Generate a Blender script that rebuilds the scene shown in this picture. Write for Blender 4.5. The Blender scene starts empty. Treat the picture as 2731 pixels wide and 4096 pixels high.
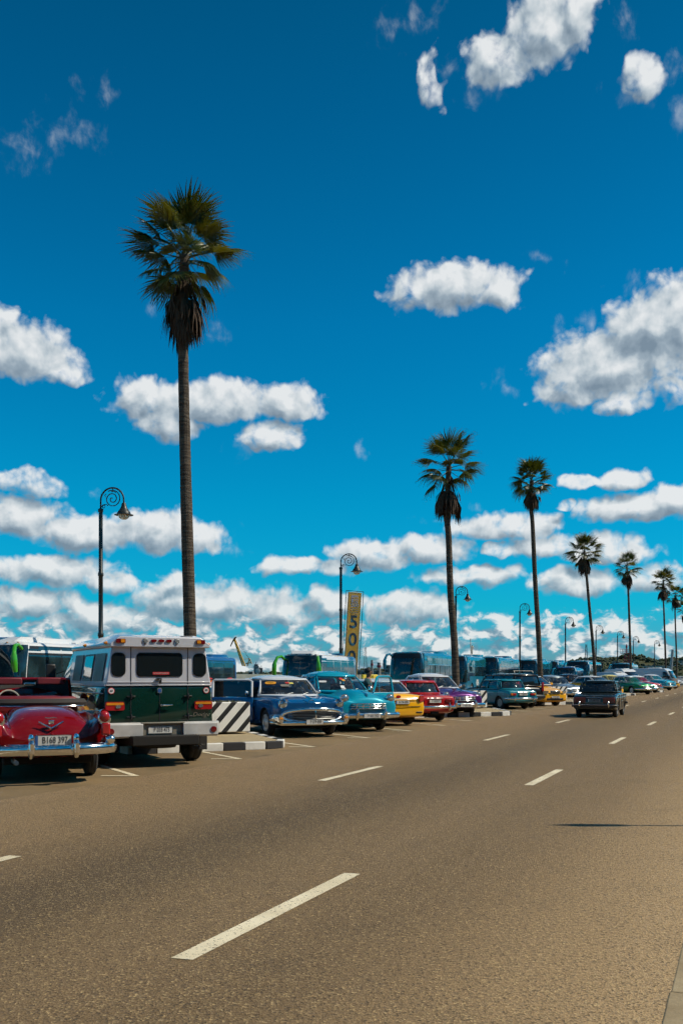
import bpy, bmesh, math, random
from mathutils import Vector, Matrix, noise as mnoise
random.seed(7)
R = math.radians
SC = bpy.context.scene
COL = SC.collection

# ------------------------------------------------------------------ camera, sky, sun, exposure
CAM_H = 1.54          # eye height of the photographer on the pavement edge
FPX, HOR, CX = 3900.0, 2705.0, 1365.5
cam_d = bpy.data.cameras.new("camera")
cam_d.sensor_fit = 'VERTICAL'
cam_d.sensor_height = 36.0
cam_d.lens = FPX / 4096 * 36.0
cam_d.shift_y = (HOR - 2048) / 4096
cam_d.clip_start = 0.1
cam_d.clip_end = 20000
cam = bpy.data.objects.new("camera", cam_d)
COL.objects.link(cam)
cam.location = (0, 0, CAM_H)
cam.rotation_euler = (R(90), 0, 0)
SC.camera = cam

SUN_EL, SUN_AZ = R(46), R(92)      # azimuth clockwise from +Y
sd = bpy.data.lights.new("sun", 'SUN')
sd.energy = 4.6
sd.angle = R(0.5)
sd.color = (1.0, 0.91, 0.74)
sun = bpy.data.objects.new("sun", sd)
COL.objects.link(sun)
sv = Vector((math.sin(SUN_AZ) * math.cos(SUN_EL), math.cos(SUN_AZ) * math.cos(SUN_EL), math.sin(SUN_EL)))
sun.rotation_euler = sv.to_track_quat('Z', 'Y').to_euler()

vs = SC.view_settings
vs.view_transform = 'Standard'
vs.look = 'None'
vs.exposure = 0.0
vs.gamma = 1.0
vs.use_curve_mapping = False

# ------------------------------------------------------------------ node helpers
class NT:
    def __init__(s, tree):
        s.t = tree
    def new(s, typ, **kw):
        n = s.t.nodes.new(typ)
        for k, v in kw.items():
            setattr(n, k, v)
        return n
    def put(s, sock, v):
        if isinstance(v, bpy.types.NodeSocket):
            s.t.links.new(v, sock)
        elif v is not None:
            sock.default_value = v
    def m(s, op, a, b=None, c=None, clamp=False):
        n = s.new('ShaderNodeMath', operation=op)
        n.use_clamp = clamp
        s.put(n.inputs[0], a); s.put(n.inputs[1], b); s.put(n.inputs[2], c)
        return n.outputs[0]
    def v(s, op, a, b=None, out=0):
        n = s.new('ShaderNodeVectorMath', operation=op)
        s.put(n.inputs[0], a)
        if b is not None:
            s.put(n.inputs[1], b)
        return n.outputs[out]
    def xyz(s, x, y, z=0.0):
        n = s.new('ShaderNodeCombineXYZ')
        s.put(n.inputs[0], x); s.put(n.inputs[1], y); s.put(n.inputs[2], z)
        return n.outputs[0]
    def sep(s, v):
        n = s.new('ShaderNodeSeparateXYZ')
        s.put(n.inputs[0], v)
        return n.outputs
    def noise(s, vec, scale, detail=4, rough=.5, dist=0.0, dim='3D'):
        n = s.new('ShaderNodeTexNoise', noise_dimensions=dim)
        s.put(n.inputs['Vector'], vec)
        n.inputs['Scale'].default_value = scale
        n.inputs['Detail'].default_value = detail
        n.inputs['Roughness'].default_value = rough
        n.inputs['Distortion'].default_value = dist
        return n.outputs[0]
    def vor(s, vec, scale, feature='F1', rnd=1.0, out=0, **kw):
        n = s.new('ShaderNodeTexVoronoi', feature=feature)
        s.put(n.inputs['Vector'], vec)
        n.inputs['Scale'].default_value = scale
        n.inputs['Randomness'].default_value = rnd
        if 'smooth' in kw:
            n.inputs['Smoothness'].default_value = kw['smooth']
        return n.outputs[out]
    def step(s, x, lo, hi, a=0.0, b=1.0):
        n = s.new('ShaderNodeMapRange', interpolation_type='SMOOTHSTEP')
        s.put(n.inputs['Value'], x)
        s.put(n.inputs['From Min'], lo); s.put(n.inputs['From Max'], hi)
        s.put(n.inputs['To Min'], a); s.put(n.inputs['To Max'], b)
        return n.outputs[0]
    def mix(s, f, a, b, mode='MIX'):
        n = s.new('ShaderNodeMix', data_type='RGBA', blend_type=mode)
        s.put(n.inputs[0], f)
        s.put(n.inputs[6], a if isinstance(a, bpy.types.NodeSocket) else (*a, 1)[:4])
        s.put(n.inputs[7], b if isinstance(b, bpy.types.NodeSocket) else (*b, 1)[:4])
        return n.outputs[2]
    def ramp(s, x, stops):
        n = s.new('ShaderNodeValToRGB')
        s.put(n.inputs[0], x)
        e = n.color_ramp.elements
        while len(e) < len(stops):
            e.new(1.0)
        for i, (p, c) in enumerate(stops):
            e[i].position = p
            e[i].color = (*c, 1)
        return n.outputs[0]

# ------------------------------------------------------------------ world: Nishita sky with cumulus
W = bpy.data.worlds.new("World")
SC.world = W
W.use_nodes = True
W.node_tree.nodes.clear()
w = NT(W.node_tree)
sky = w.new('ShaderNodeTexSky', sky_type='NISHITA')
sky.sun_disc = False
sky.sun_elevation = SUN_EL
sky.sun_rotation = SUN_AZ
sky.air_density = 1.0
sky.dust_density = 0.3
sky.ozone_density = 3.0
SKY_S = 0.09

def disp2ang(x, y):
    """A point of the picture (1568 wide) as azimuth and elevation in degrees: the clouds keep these directions in the sky."""
    px, py = x * 1.74171, y * 1.74171
    dx, dz = (px - CX) / FPX, (HOR - py) / FPX
    return math.degrees(math.atan(dx)), math.degrees(math.atan(dz / math.hypot(1, dx)))

# cx, cy, rx, ry(top), ry(bottom), weight
CL = [
 # top right
 (1245, 75, 110, 75, 70, .95), (1140, 140, 90, 55, 60, .9), (1320, 25, 70, 60, 50, .9), (1110, 205, 70, 60, 55, .33),
 (988, 190, 38, 60, 60, .62), (1025,160,60,25,25,.3), (905, 60, 55, 75, 60, .42), (870,110,40,40,40,.25), (960, 40, 60, 50, 50, .25), (1472, 186, 58, 45, 40, .8), (1545, 160, 50, 40, 40, .32),
 (1420, 60, 55, 75, 50, .30), (1568, 275, 40, 60, 45, .38), (1430,225,60,40,40,.22),
 # wisps left
 (118, 300, 55, 55, 70, .44), (60, 350, 70, 45, 50, .36), (205, 290, 80, 50, 45, .36), (240, 210, 55, 60, 70, .25), (20,335,50,30,30,.3),
 # middle
 (1050, 665, 165, 65, 55, 1.0), (950, 672, 80, 50, 45, .8), (1150, 670, 70, 60, 45, .85), (1298, 618, 40, 30, 30, .28), (1228,590,40,20,20,.2),
 (480, 762, 55, 35, 30, .30), (345, 705, 45, 35, 35, .22),
 # right big
 (1500, 755, 130, 100, 120, 1.2), (1390, 850, 170, 100, 80, 1.15), (1560, 740, 100, 110, 130, 1.2), (1300, 890, 90, 60, 60, .9), (1350, 745, 28, 45, 55, .5),
 (1425, 925, 75, 30, 40, .6), (1545, 900, 60, 45, 40, .7), (1440, 660, 70, 30, 30, .33), (1275, 790, 40, 70, 40, .35), (1140, 870, 55, 35, 35, .2),(1170,890,30,20,20,.2),
 # left
 (60, 815, 130, 85, 65, 1.1), (0, 770, 60, 70, 70, .9), (150, 860, 60, 35, 30, .7),
 # behind the big palm
 (480, 925, 200, 60, 50, 1.05), (330, 925, 90, 65, 50, .95), (660, 935, 110, 60, 40, 1.0), (400, 975, 95, 40, 50, .9), (620, 1010, 95, 50, 35, .75), (560,1025,50,30,25,.5),
 (837, 1030, 16, 30, 28, .4),
 # low left
 (75, 1112, 75, 45, 40, .55), (205, 1130, 40, 18, 18, .25), (40, 1195, 120, 75, 55, 1.0), (200, 1225, 170, 60, 60, 1.1), (360, 1225, 140, 75, 60, 1.1), (455, 1240, 75, 60, 50, .9), (520, 1250, 50, 50, 45, .42),
 (120, 1315, 170, 55, 50, 1.05), (240, 1340, 80, 40, 35, .8),
 # low middle and right
 (690, 1302, 125, 40, 35, .9), (860, 1275, 130, 50, 50, .95), (990, 1262, 110, 50, 50, .95), (1000, 1190, 70, 22, 20, .35), (1160, 1215, 150, 55, 45, 1.0), (1090, 1165, 40, 18, 18, .4), (1080, 1325, 130, 38, 35, .95),
 (1140, 1265, 50, 25, 22, .6), (1250, 1255, 110, 40, 40, .9), (1330, 1105, 60, 26, 22, .65), (1425, 1105, 65, 38, 30, .9), (1460, 1170, 160, 50, 40, 1.0), (1560, 1150, 90, 60, 50, 1.0), (1290, 1165, 40, 20, 18, .55),
 (1390, 1270, 130, 60, 40, .9), (1320, 1345, 110, 55, 40, .95), (1500,1330,90,50,40,.7),
 # the tops of the low bank
 (480, 1390, 240, 75, 60, 1.0), (400, 1345, 60, 50, 40, .8), (660, 1410, 130, 55, 50, .95), (760, 1385, 90, 55, 50, .9), (930, 1400, 150, 60, 60, 1.0), (60, 1385, 160, 50, 50, 1.0), (250, 1420, 160, 55, 50, .9),
]
KD = 57.2958 * 1.74171 / FPX
BL = []
for (cx, cy, rx, rt, rb, wt) in CL:
    a0, e0 = disp2ang(cx, cy)
    BL.append((a0, e0, rx * KD * 1.10, rt * KD * (1.14 if cy < 1050 else .95), rb * KD * (1.02 if cy < 1050 else .88), wt if wt > .5 else wt * .62))
FAR = 1e4

def field_group(name, box, bank, scatter, lite=False):
    """Density of cloud at a direction (azimuth, elevation), for the directions inside box = (az0, az1, el0, el1)."""
    g = bpy.data.node_groups.new(name, 'ShaderNodeTree')
    g.interface.new_socket("P", in_out='INPUT', socket_type='NodeSocketVector')
    g.interface.new_socket("Density", in_out='OUTPUT', socket_type='NodeSocketFloat')
    gn = NT(g)
    gi, go = gn.new('NodeGroupInput'), gn.new('NodeGroupOutput')
    P = gi.outputs[0]
    px_, pe_, _ = gn.sep(P)
    wn = gn.new('ShaderNodeTexNoise', noise_dimensions='2D')
    gn.put(wn.inputs['Vector'], P)
    wn.inputs['Scale'].default_value = .55
    wn.inputs['Detail'].default_value = 2
    wv = gn.v('SUBTRACT', wn.outputs['Color'], (.5, .5, .5))
    Pw = gn.v('ADD', P, gn.v('MULTIPLY', wv, (2.0, 1.0, 0)))
    puff = gn.noise(P, .70, 3 if lite else 8, .56 if lite else .62, 0.25, '2D')
    dens = None
    acc = None
    thin = None
    for (a0, e0, ax, at, ab, wt) in BL:
        mx = 1.75
        if a0 + ax * mx + .9 < box[0] or a0 - ax * mx - .9 > box[1] or e0 + at * mx + .5 < box[2] or e0 - ab * mx - 1.3 > box[3]:
            continue
        d = gn.v('SUBTRACT', Pw, (a0, e0, 0))
        q = gn.v('MAXIMUM', gn.v('MULTIPLY', d, (1 / ax, 1 / at, 0)), gn.v('MULTIPLY', d, (-1 / ax, -1 / ab, 0)))
        sl = .85 if lite else (1.75 if wt > .5 else .9)
        f = gn.m('MULTIPLY_ADD', gn.v('LENGTH', q, out=1), -sl, sl * (.90 if not lite else 1.0))
        if wt < .4:        # a thin wisp
            f = gn.m('MULTIPLY_ADD', gn.v('LENGTH', q, out=1), -.42, .30 + wt * .35)
            thin = f if thin is None else gn.m('SMOOTH_MAX', thin, f, .1)
            continue
        if not lite:
            f = gn.m('MINIMUM', f, wt * .72)
        acc = f if acc is None else gn.m('SMOOTH_MAX', acc, f, .12)
    if acc is not None:
        blob = gn.m('MAXIMUM', acc, -1.2)
        dens = gn.m('ADD', blob, gn.m('MULTIPLY', gn.m('SUBTRACT', puff, .5), .75 if lite else 1.0))
        vo = gn.vor(gn.v('ADD', P, gn.v('MULTIPLY', wv, (.8, .8, 0))), 1.0, 'SMOOTH_F1', smooth=.5)
        dens = gn.m('ADD', dens, gn.m('MULTIPLY', gn.m('SUBTRACT', .42, vo), .30 if lite else .38))
        if not lite:      # small cauliflower heads
            v2 = gn.vor(gn.v('ADD', P, gn.v('MULTIPLY', wv, (.5, .5, 0))), 2.7, 'SMOOTH_F1', smooth=.35)
            dens = gn.m('ADD', dens, gn.m('MULTIPLY', gn.m('SUBTRACT', .42, v2), .30))
    if thin is not None:
        wz = gn.noise(gn.v('MULTIPLY', P, (1.0, .8, 1)), .75, 6, .58, 0.15, '2D')
        th = gn.step(gn.m('ADD', gn.m('MAXIMUM', thin, -1.0), gn.m('MULTIPLY', gn.m('SUBTRACT', wz, .60), 1.25)), -.12, .50, -.02, .23)
        dens = th if dens is None else gn.m('MAXIMUM', dens, th)
    if bank:        # low bank of layered cumulus all round the horizon
        bn = gn.noise(gn.v('MULTIPLY', P, (1.0, 1.6, 1)), .8, 3 if lite else 6, .58, 0.3, '2D')
        bv = gn.vor(gn.v('MULTIPLY', Pw, (.85, 1.35, 1)), 1.0, 'SMOOTH_F1', smooth=.5)
        bd = gn.m('ADD', gn.m('MULTIPLY', gn.m('SUBTRACT', bn, .5), 2.5), gn.m('MULTIPLY', gn.m('SUBTRACT', .5, bv), .55))
        bd = gn.m('ADD', bd, gn.step(pe_, 2.6, 5.6, .42, -1.3))
        dens = bd if dens is None else gn.m('MAXIMUM', dens, bd)
    if scatter:     # the same sky goes on outside the picture
        sn = gn.noise(gn.v('MULTIPLY', P, (.5, 1, 1)), .16, 6, .58, 0.2, '2D')
        sd_ = gn.m('MULTIPLY', gn.m('SUBTRACT', sn, .58), 4.0)
        dens = sd_ if dens is None else gn.m('MAXIMUM', dens, sd_)
    if dens is None:
        dens = gn.m('MULTIPLY', gn.m('SUBTRACT', puff, .9), 1.0)
    gn.put(go.inputs[0], dens)
    return g

tc = w.new('ShaderNodeTexCoord')
dx_, dy_, dz_ = w.sep(tc.outputs['Generated'])
az = w.m('MULTIPLY', w.m('ARCTAN2', dx_, dy_), 57.2958)
el = w.m('MULTIPLY', w.m('ARCSINE', dz_), 57.2958)
pv = w.xyz(az, el, 0.0)
blue = w.mix(1.0, sky.outputs[0], w.ramp(w.m('DIVIDE', el, 40.0), [
    (0.0, (.30, .56, .86)), (.05, (.12, .72, 1.12)), (.10, (.02, .86, 1.17)), (.25, (.004, .91, 1.18)), (.5, (.003, .83, 1.14)), (.75, (.003, .67, .92)), (1.0, (.003, .54, .70))]), 'MULTIPLY')

def sky_cell(i, box, bank=False, scatter=False):
    g = field_group("cloud_field_%d" % i, box, bank, scatter)
    G1 = w.new('ShaderNodeGroup'); G1.node_tree = g; w.put(G1.inputs[0], pv)
    G2 = w.new('ShaderNodeGroup'); G2.node_tree = field_group("cloud_field_soft_%d" % i, box, bank, scatter, True); w.put(G2.inputs[0], w.v('ADD', pv, (.40, .75, 0)))
    den, den2 = G1.outputs[0], G2.outputs[0]
    alpha = w.m('MULTIPLY', w.step(den, -.01, .58), w.step(el, -1.0, 0.3))
    G3 = w.new('ShaderNodeGroup'); G3.node_tree = G2.node_tree; w.put(G3.inputs[0], pv)
    lit = w.m('ADD', w.m('MULTIPLY', w.m('SUBTRACT', G3.outputs[0], den2), 1.25), .53)
    lit = w.m('ADD', lit, w.m('MULTIPLY', w.m('SUBTRACT', .55, w.m('MINIMUM', den, 1.1)), .22))
    fine = w.noise(pv, 2.2, 4, .5, 0.0, '2D')
    lit = w.m('ADD', lit, w.m('MULTIPLY', w.m('SUBTRACT', fine, .5), .26))
    low = w.step(el, 0.0, 9.0)                     # far clouds are greyer and bluer (air between)
    hi = w.ramp(lit, [(0.0, (.20, .27, .34)), (.35, (.32, .40, .47)), (.62, (.53, .60, .645)), (1.0, (.80, .825, .835))])
    lo = w.ramp(lit, [(0.0, (.12, .27, .37)), (.35, (.21, .35, .44)), (.65, (.42, .53, .59)), (1.0, (.76, .80, .80))])
    cc = w.mix(1.0, w.mix(low, lo, hi), (1 / SKY_S,) * 3, 'MULTIPLY')
    bg = w.new('ShaderNodeBackground')
    w.put(bg.inputs[0], w.mix(w.m('MULTIPLY', alpha, .97), blue, cc))
    bg.inputs[1].default_value = SKY_S
    return bg.outputs[0]

def split(fac, a, b):
    n = w.new('ShaderNodeMixShader')
    w.put(n.inputs[0], fac); w.put(n.inputs[1], a); w.put(n.inputs[2], b)
    return n.outputs[0]

rows = [-90] + [disp2ang(784, y)[1] for y in (1262, 1075, 860, 450)] + [45.0]
tree = None
k_ = 0
for i in range(len(rows) - 1):
    e0, e1 = rows[i], rows[i + 1]
    L_ = sky_cell(k_, (-24, 0, e0, e1), bank=i <= 1); k_ += 1
    R_ = sky_cell(k_, (0, 24, e0, e1), bank=i <= 1); k_ += 1
    band = split(w.m('GREATER_THAN', az, 0.0), L_, R_)
    tree = band if tree is None else split(w.m('GREATER_THAN', el, e0), tree, band)
rest = sky_cell(k_, (900, 901, 900, 901), bank=True, scatter=True)
inside = w.m('MULTIPLY', w.m('LESS_THAN', w.m('ABSOLUTE', az), 24.0), w.m('LESS_THAN', el, 45.0))
wo = w.new('ShaderNodeOutputWorld')
w.put(wo.inputs[0], split(inside, rest, tree))
W.cycles.sampling_method = 'MANUAL'
W.cycles.sample_map_resolution = 512
SC.cycles.max_bounces = 6
SC.cycles.transparent_max_bounces = 12
SC.cycles.caustics_reflective = False
SC.cycles.caustics_refractive = False
SC.cycles.use_denoising = True
SC.cycles.use_adaptive_sampling = True
SC.cycles.adaptive_threshold = 0.04
SC.cycles.adaptive_min_samples = 6
# ------------------------------------------------------------------ places: picture point -> ground point
def gnd(px, py):
    Z = CAM_H * FPX / (py - HOR)
    return Vector(((px - CX) * Z / FPX, Z, 0))
def at(px, Z, z=0.0):
    return Vector(((px - CX) * Z / FPX, Z, z))
YAW = R(22.5)
RD = Vector((math.sin(YAW), math.cos(YAW), 0))        # along the road
RN = Vector((math.cos(YAW), -math.sin(YAW), 0))       # across the road, to the right
BAY = R(-29)
BD = Vector((math.sin(BAY), math.cos(BAY), 0))        # along a parking bay, away from the road
BP = Vector((math.cos(BAY), -math.sin(BAY), 0))       # across the bays, to the right
def lerp(a, b, t):
    return a + (b - a) * t
def rp(u, t, z=0.0):
    return RN * u + RD * t + Vector((0, 0, z))

# ------------------------------------------------------------------ materials
MATS = {}
def mat(name, fn):
    if name in MATS:
        return MATS[name]
    m = bpy.data.materials.new(name)
    m.use_nodes = True
    m.node_tree.nodes.clear()
    n = NT(m.node_tree)
    out = n.new('ShaderNodeOutputMaterial')
    sh = fn(n)
    n.put(out.inputs[0], sh)
    MATS[name] = m
    return m
def bsdf(n, color, rough=.5, metal=0.0, coat=0.0, spec=.5, normal=None, coat_rough=.03, trans=0.0):
    b = n.new('ShaderNodeBsdfPrincipled')
    n.put(b.inputs['Base Color'], color if isinstance(color, bpy.types.NodeSocket) else (*color, 1)[:4])
    n.put(b.inputs['Roughness'], rough)
    n.put(b.inputs['Metallic'], metal)
    b.inputs['Coat Weight'].default_value = coat
    b.inputs['Coat Roughness'].default_value = coat_rough
    b.inputs['Specular IOR Level'].default_value = spec
    if trans:
        b.inputs['Transmission Weight'].default_value = trans
    if normal is not None:
        n.put(b.inputs['Normal'], normal)
    return b.outputs[0]
def bump(n, h, strength=.3, dist=.02):
    b = n.new('ShaderNodeBump')
    b.inputs['Strength'].default_value = strength
    b.inputs['Distance'].default_value = dist
    n.put(b.inputs['Height'], h)
    return b.outputs[0]
def geo(n):
    return n.new('ShaderNodeNewGeometry').outputs['Position']
def objc(n):
    return n.new('ShaderNodeTexCoord').outputs['Object']
def plain(name, c, rough=.5, metal=0.0, coat=0.0, spec=.5):
    """A plain substance with a little unevenness of tone and gloss."""
    def f(n):
        v = n.noise(objc(n), 3.0, 5, .6)
        col = n.mix(n.step(v, .3, .75), tuple(x * .82 for x in c), tuple(min(1, x * 1.10) for x in c))
        r = n.m('ADD', n.m('MULTIPLY', n.m('SUBTRACT', v, .5), .18), rough)
        return bsdf(n, col, r, metal, coat, spec)
    return mat(name, f)
def paint(name, c, metal=.0, rough=.32, dust=.12, low_dust=.2):
    """Car paint: clear coat, faint orange peel, road dust lower down and on top."""
    def f(n):
        p = objc(n)
        v = n.noise(p, 1.4, 5, .6)
        col = n.mix(n.m('MULTIPLY', n.step(v, .4, .8), dust), c, (.22, .19, .15))
        z = n.sep(p)[2]
        low = n.m('MULTIPLY', n.step(n.m('ADD', z, n.m('MULTIPLY', n.m('SUBTRACT', v, .5), .3)), .25, .58, 1.0, 0.0), low_dust)
        col = n.mix(low, col, (.16, .135, .105))
        bp = bump(n, n.noise(p, 5.0, 3, .5), .05, .03)
        return bsdf(n, col, n.m('ADD', rough, n.m('MULTIPLY', low, .35)), metal, .9, .12, bp, .04)
    return mat(name, f)

chrome = mat('chrome', lambda n: bsdf(n, n.mix(n.step(n.noise(objc(n), 6, 5, .6), .5, .8), (.80, .80, .78), (.52, .50, .46)), n.m('ADD', .10, n.m('MULTIPLY', n.step(n.noise(objc(n), 9, 4), .5, .8), .18)), 1.0))
rubber = plain('rubber', (.018, .018, .019), .75)
blackm = plain('black_trim', (.012, .012, .013), .45)
darkin = plain('dark_interior', (.02, .019, .018), .8)
under = plain('underbody', (.012, .011, .010), .9)
whitep = plain('white_paint', (.72, .72, .69), .45)
steel = plain('grey_steel', (.30, .31, .31), .45, .6)
redlens = plain('red_lens', (.38, .012, .015), .18, 0, .6)
dredlens = plain('dark_red_lens', (.16, .008, .010), .18, 0, .6)
amberlens = plain('amber_lens', (.75, .26, .02), .18, 0, .6)
clearlens = plain('clear_lens', (.50, .54, .54), .10, .75, 1.0)
plate_m = plain('plate_white', (.62, .60, .55), .5)
ink = plain('ink_black', (.010, .010, .012), .6)
blueink = plain('ink_blue', (.02, .10, .32), .6)
def glass_mat(name, tint, base=.05):
    def f(n):
        lw = n.new('ShaderNodeFresnel'); lw.inputs[0].default_value = 1.5
        tr = n.new('ShaderNodeBsdfTransparent'); tr.inputs[0].default_value = (*tint, 1)
        gl = n.new('ShaderNodeBsdfGlossy'); gl.inputs[0].default_value = (.95, .97, 1, 1); gl.inputs[1].default_value = .015
        df = n.new('ShaderNodeBsdfDiffuse'); df.inputs[0].default_value = (.20, .19, .17, 1)
        mx = n.new('ShaderNodeMixShader')
        n.put(mx.inputs[0], n.m('ADD', n.m('MULTIPLY', lw.outputs[0], 1.0), base, clamp=True)); n.put(mx.inputs[1], tr.outputs[0]); n.put(mx.inputs[2], gl.outputs[0])
        m2 = n.new('ShaderNodeMixShader')      # a film of dust on the pane
        n.put(m2.inputs[0], n.step(n.noise(objc(n), 1.7, 5, .6), .38, .8, .02, .14)); n.put(m2.inputs[1], mx.outputs[0]); n.put(m2.inputs[2], df.outputs[0])
        return m2.outputs[0]
    return mat(name, f)
glass = glass_mat('car_glass', (.74, .80, .78))
glass_dk = mat('tinted_glass', lambda n: bsdf(n, (.010, .014, .016), .04, 0, .6, .6, bump(n, n.noise(objc(n), .8, 2), .04, .1)))
glass_bus = mat('bus_glass', lambda n: bsdf(n, n.mix(n.step(n.noise(objc(n), 1.1, 4), .4, .7), (.008, .018, .022), (.025, .055, .065)), .05, 0, .6, .6, bump(n, n.noise(objc(n), .5, 2), .06, .2)))

# ------------------------------------------------------------------ mesh building
class MB:
    """Collects simple solids into one mesh."""
    def __init__(s):
        s.v, s.f = [], []
    def add(s, vs_, fs_, M=None):
        o = len(s.v)
        s.v += [tuple((M @ Vector(p)) if M is not None else p) for p in vs_]
        s.f += [tuple(i + o for i in f) for f in fs_]
        return s
    def box(s, c, d, M=None):
        x, y, z = c; a, b, h = d[0] / 2, d[1] / 2, d[2] / 2
        vs_ = [(x + i * a, y + j * b, z + k * h) for i in (-1, 1) for j in (-1, 1) for k in (-1, 1)]
        return s.add(vs_, [(0, 1, 3, 2), (4, 6, 7, 5), (0, 4, 5, 1), (2, 3, 7, 6), (0, 2, 6, 4), (1, 5, 7, 3)], M)
    def loft(s, rings, cap0=True, cap1=True, closed=True, M=None):
        n = len(rings[0]); vs_ = [p for r in rings for p in r]; fs_ = []
        for i in range(len(rings) - 1):
            for j in range(n if closed else n - 1):
                k = (j + 1) % n
                fs_.append((i * n + j, i * n + k, (i + 1) * n + k, (i + 1) * n + j))
        if cap0 and closed: fs_.append(tuple(range(n))[::-1])
        if cap1 and closed: fs_.append(tuple(range((len(rings) - 1) * n, len(rings) * n)))
        return s.add(vs_, fs_, M)
    def tube(s, path, r, seg=8, cap=True, flat=1.0):
        path = [Vector(p) for p in path]
        rr = r if isinstance(r, (list, tuple)) else [r] * len(path)
        rings = []
        up = Vector((0, 0, 1)); prev = None
        for i, p in enumerate(path):
            t = (path[min(i + 1, len(path) - 1)] - path[max(i - 1, 0)]).normalized()
            if prev is None:
                a = t.cross(up)
                if a.length < 1e-3: a = t.cross(Vector((1, 0, 0)))
            else:
                a = prev - t * prev.dot(t)
            a.normalize(); prev = a; b = a.cross(t).normalized()
            rings.append([tuple(p + (a * math.cos(2 * math.pi * k / seg) + b * math.sin(2 * math.pi * k / seg) * flat) * rr[i]) for k in range(seg)])
        return s.loft(rings, cap, cap)
    def sweep(s, path, prof, cap=True):
        """prof: (out, up) points; path runs horizontally, out is to the right of travel."""
        path = [Vector(p) for p in path]; rings = []
        for i, p in enumerate(path):
            t = (path[min(i + 1, len(path) - 1)] - path[max(i - 1, 0)]); t.z = 0; t.normalize()
            o = Vector((t.y, -t.x, 0))
            rings.append([tuple(p + o * a + Vector((0, 0, b))) for a, b in prof])
        return s.loft(rings, cap, cap)
    def lathe(s, prof, seg=16, M=None):
        """prof: (radius, z) pairs from one end to the other, round local z."""
        rings = [[(max(r, 1e-4) * math.cos(2 * math.pi * k / seg), max(r, 1e-4) * math.sin(2 * math.pi * k / seg), z) for k in range(seg)] for r, z in prof]
        return s.loft(rings, True, True, True, M)
    def prism(s, poly, z0, z1, M=None):
        n = len(poly)
        vs_ = [(x, y, z0) for x, y in poly] + [(x, y, z1) for x, y in poly]
        fs_ = [tuple(range(n))[::-1], tuple(range(n, 2 * n))] + [(i, (i + 1) % n, n + (i + 1) % n, n + i) for i in range(n)]
        return s.add(vs_, fs_, M)
    def grid(s, fn, nu, nv, M=None):
        vs_ = [tuple(fn(i / nu, j / nv)) for i in range(nu + 1) for j in range(nv + 1)]
        fs_ = [(i * (nv + 1) + j, (i + 1) * (nv + 1) + j, (i + 1) * (nv + 1) + j + 1, i * (nv + 1) + j + 1) for i in range(nu) for j in range(nv)]
        return s.add(vs_, fs_, M)
    def mesh(s, name, m, smooth=True, ang=38):
        me = bpy.data.meshes.new(name)
        me.from_pydata(s.v, [], s.f)
        bm = bmesh.new(); bm.from_mesh(me)
        bmesh.ops.recalc_face_normals(bm, faces=bm.faces)
        if all(e.is_manifold for e in bm.edges) and bm.calc_volume(signed=True) < 0:
            bmesh.ops.reverse_faces(bm, faces=bm.faces)
        bm.to_mesh(me); bm.free()
        if m is not None:
            for x in (m if isinstance(m, (list, tuple)) else [m]):
                me.materials.append(x)
        if smooth:
            me.shade_smooth()
            me.set_sharp_from_angle(angle=R(ang))
        return me
    def obj(s, name, m, parent=None, smooth=True, bev=0.0, seg=2, sub=0, solid=0.0, ang=38, loc=None):
        return link(name, s.mesh(name, m, smooth, ang), parent, bev, seg, sub, solid, loc)

def link(name, data, parent=None, bev=0.0, seg=2, sub=0, solid=0.0, loc=None, rot=None):
    o = bpy.data.objects.new(name, data)
    COL.objects.link(o)
    if parent is not None:
        o.parent = parent
    if loc is not None:
        o.location = loc
    if rot is not None:
        o.rotation_euler = rot
    if sub:
        md = o.modifiers.new('sub', 'SUBSURF'); md.levels = sub; md.render_levels = sub
    if solid:
        md = o.modifiers.new('solid', 'SOLIDIFY'); md.thickness = solid; md.offset = -1
    if bev:
        md = o.modifiers.new('bevel', 'BEVEL'); md.width = bev; md.segments = seg; md.limit_method = 'ANGLE'; md.angle_limit = R(40); md.harden_normals = False
    return o
def empty(name, loc=(0, 0, 0), rz=0.0):
    o = bpy.data.objects.new(name, None)
    COL.objects.link(o)
    o.location = loc; o.rotation_euler = (0, 0, rz)
    o.empty_display_size = .2
    return o
def tag(o, label=None, cat=None, group=None, kind=None):
    for k, v_ in (('label', label), ('category', cat), ('group', group), ('kind', kind)):
        if v_: o[k] = v_
    return o
def children(o):
    return [c for c in list(bpy.data.objects) if c.parent == o]
_kids = {}
def copy_tree(o, parent=None, skip=()):
    c = o.copy(); COL.objects.link(c); c.parent = parent
    for ch in o.children:
        if ch.name.split('.')[0] in skip: continue
        copy_tree(ch, c, skip)
    return c
def basis(right, up_, origin):
    r = Vector(right).normalized(); u = Vector(up_).normalized(); n_ = r.cross(u)
    return Matrix(((r.x, u.x, n_.x, origin[0]), (r.y, u.y, n_.y, origin[1]), (r.z, u.z, n_.z, origin[2]), (0, 0, 0, 1)))
def text(name, body, size, m, parent, right, up_, origin, depth=.002, shear=0.0, bold=0.0, sx=1.0, spacing=1.0, align='CENTER'):
    cu = bpy.data.curves.new(name, 'FONT')
    cu.body = body; cu.size = size; cu.align_x = align; cu.align_y = 'CENTER'
    cu.extrude = depth; cu.shear = shear; cu.offset = bold * size; cu.space_character = spacing; cu.resolution_u = 3
    tmp = bpy.data.objects.new(name + "_tmp", cu)
    COL.objects.link(tmp)
    me = bpy.data.meshes.new_from_object(tmp)
    bpy.data.objects.remove(tmp); bpy.data.curves.remove(cu)
    me.transform(basis(right, up_, origin) @ Matrix.Diagonal((sx, 1, 1, 1)))
    me.materials.clear(); me.materials.append(m)
    return link(name, me, parent)
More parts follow.
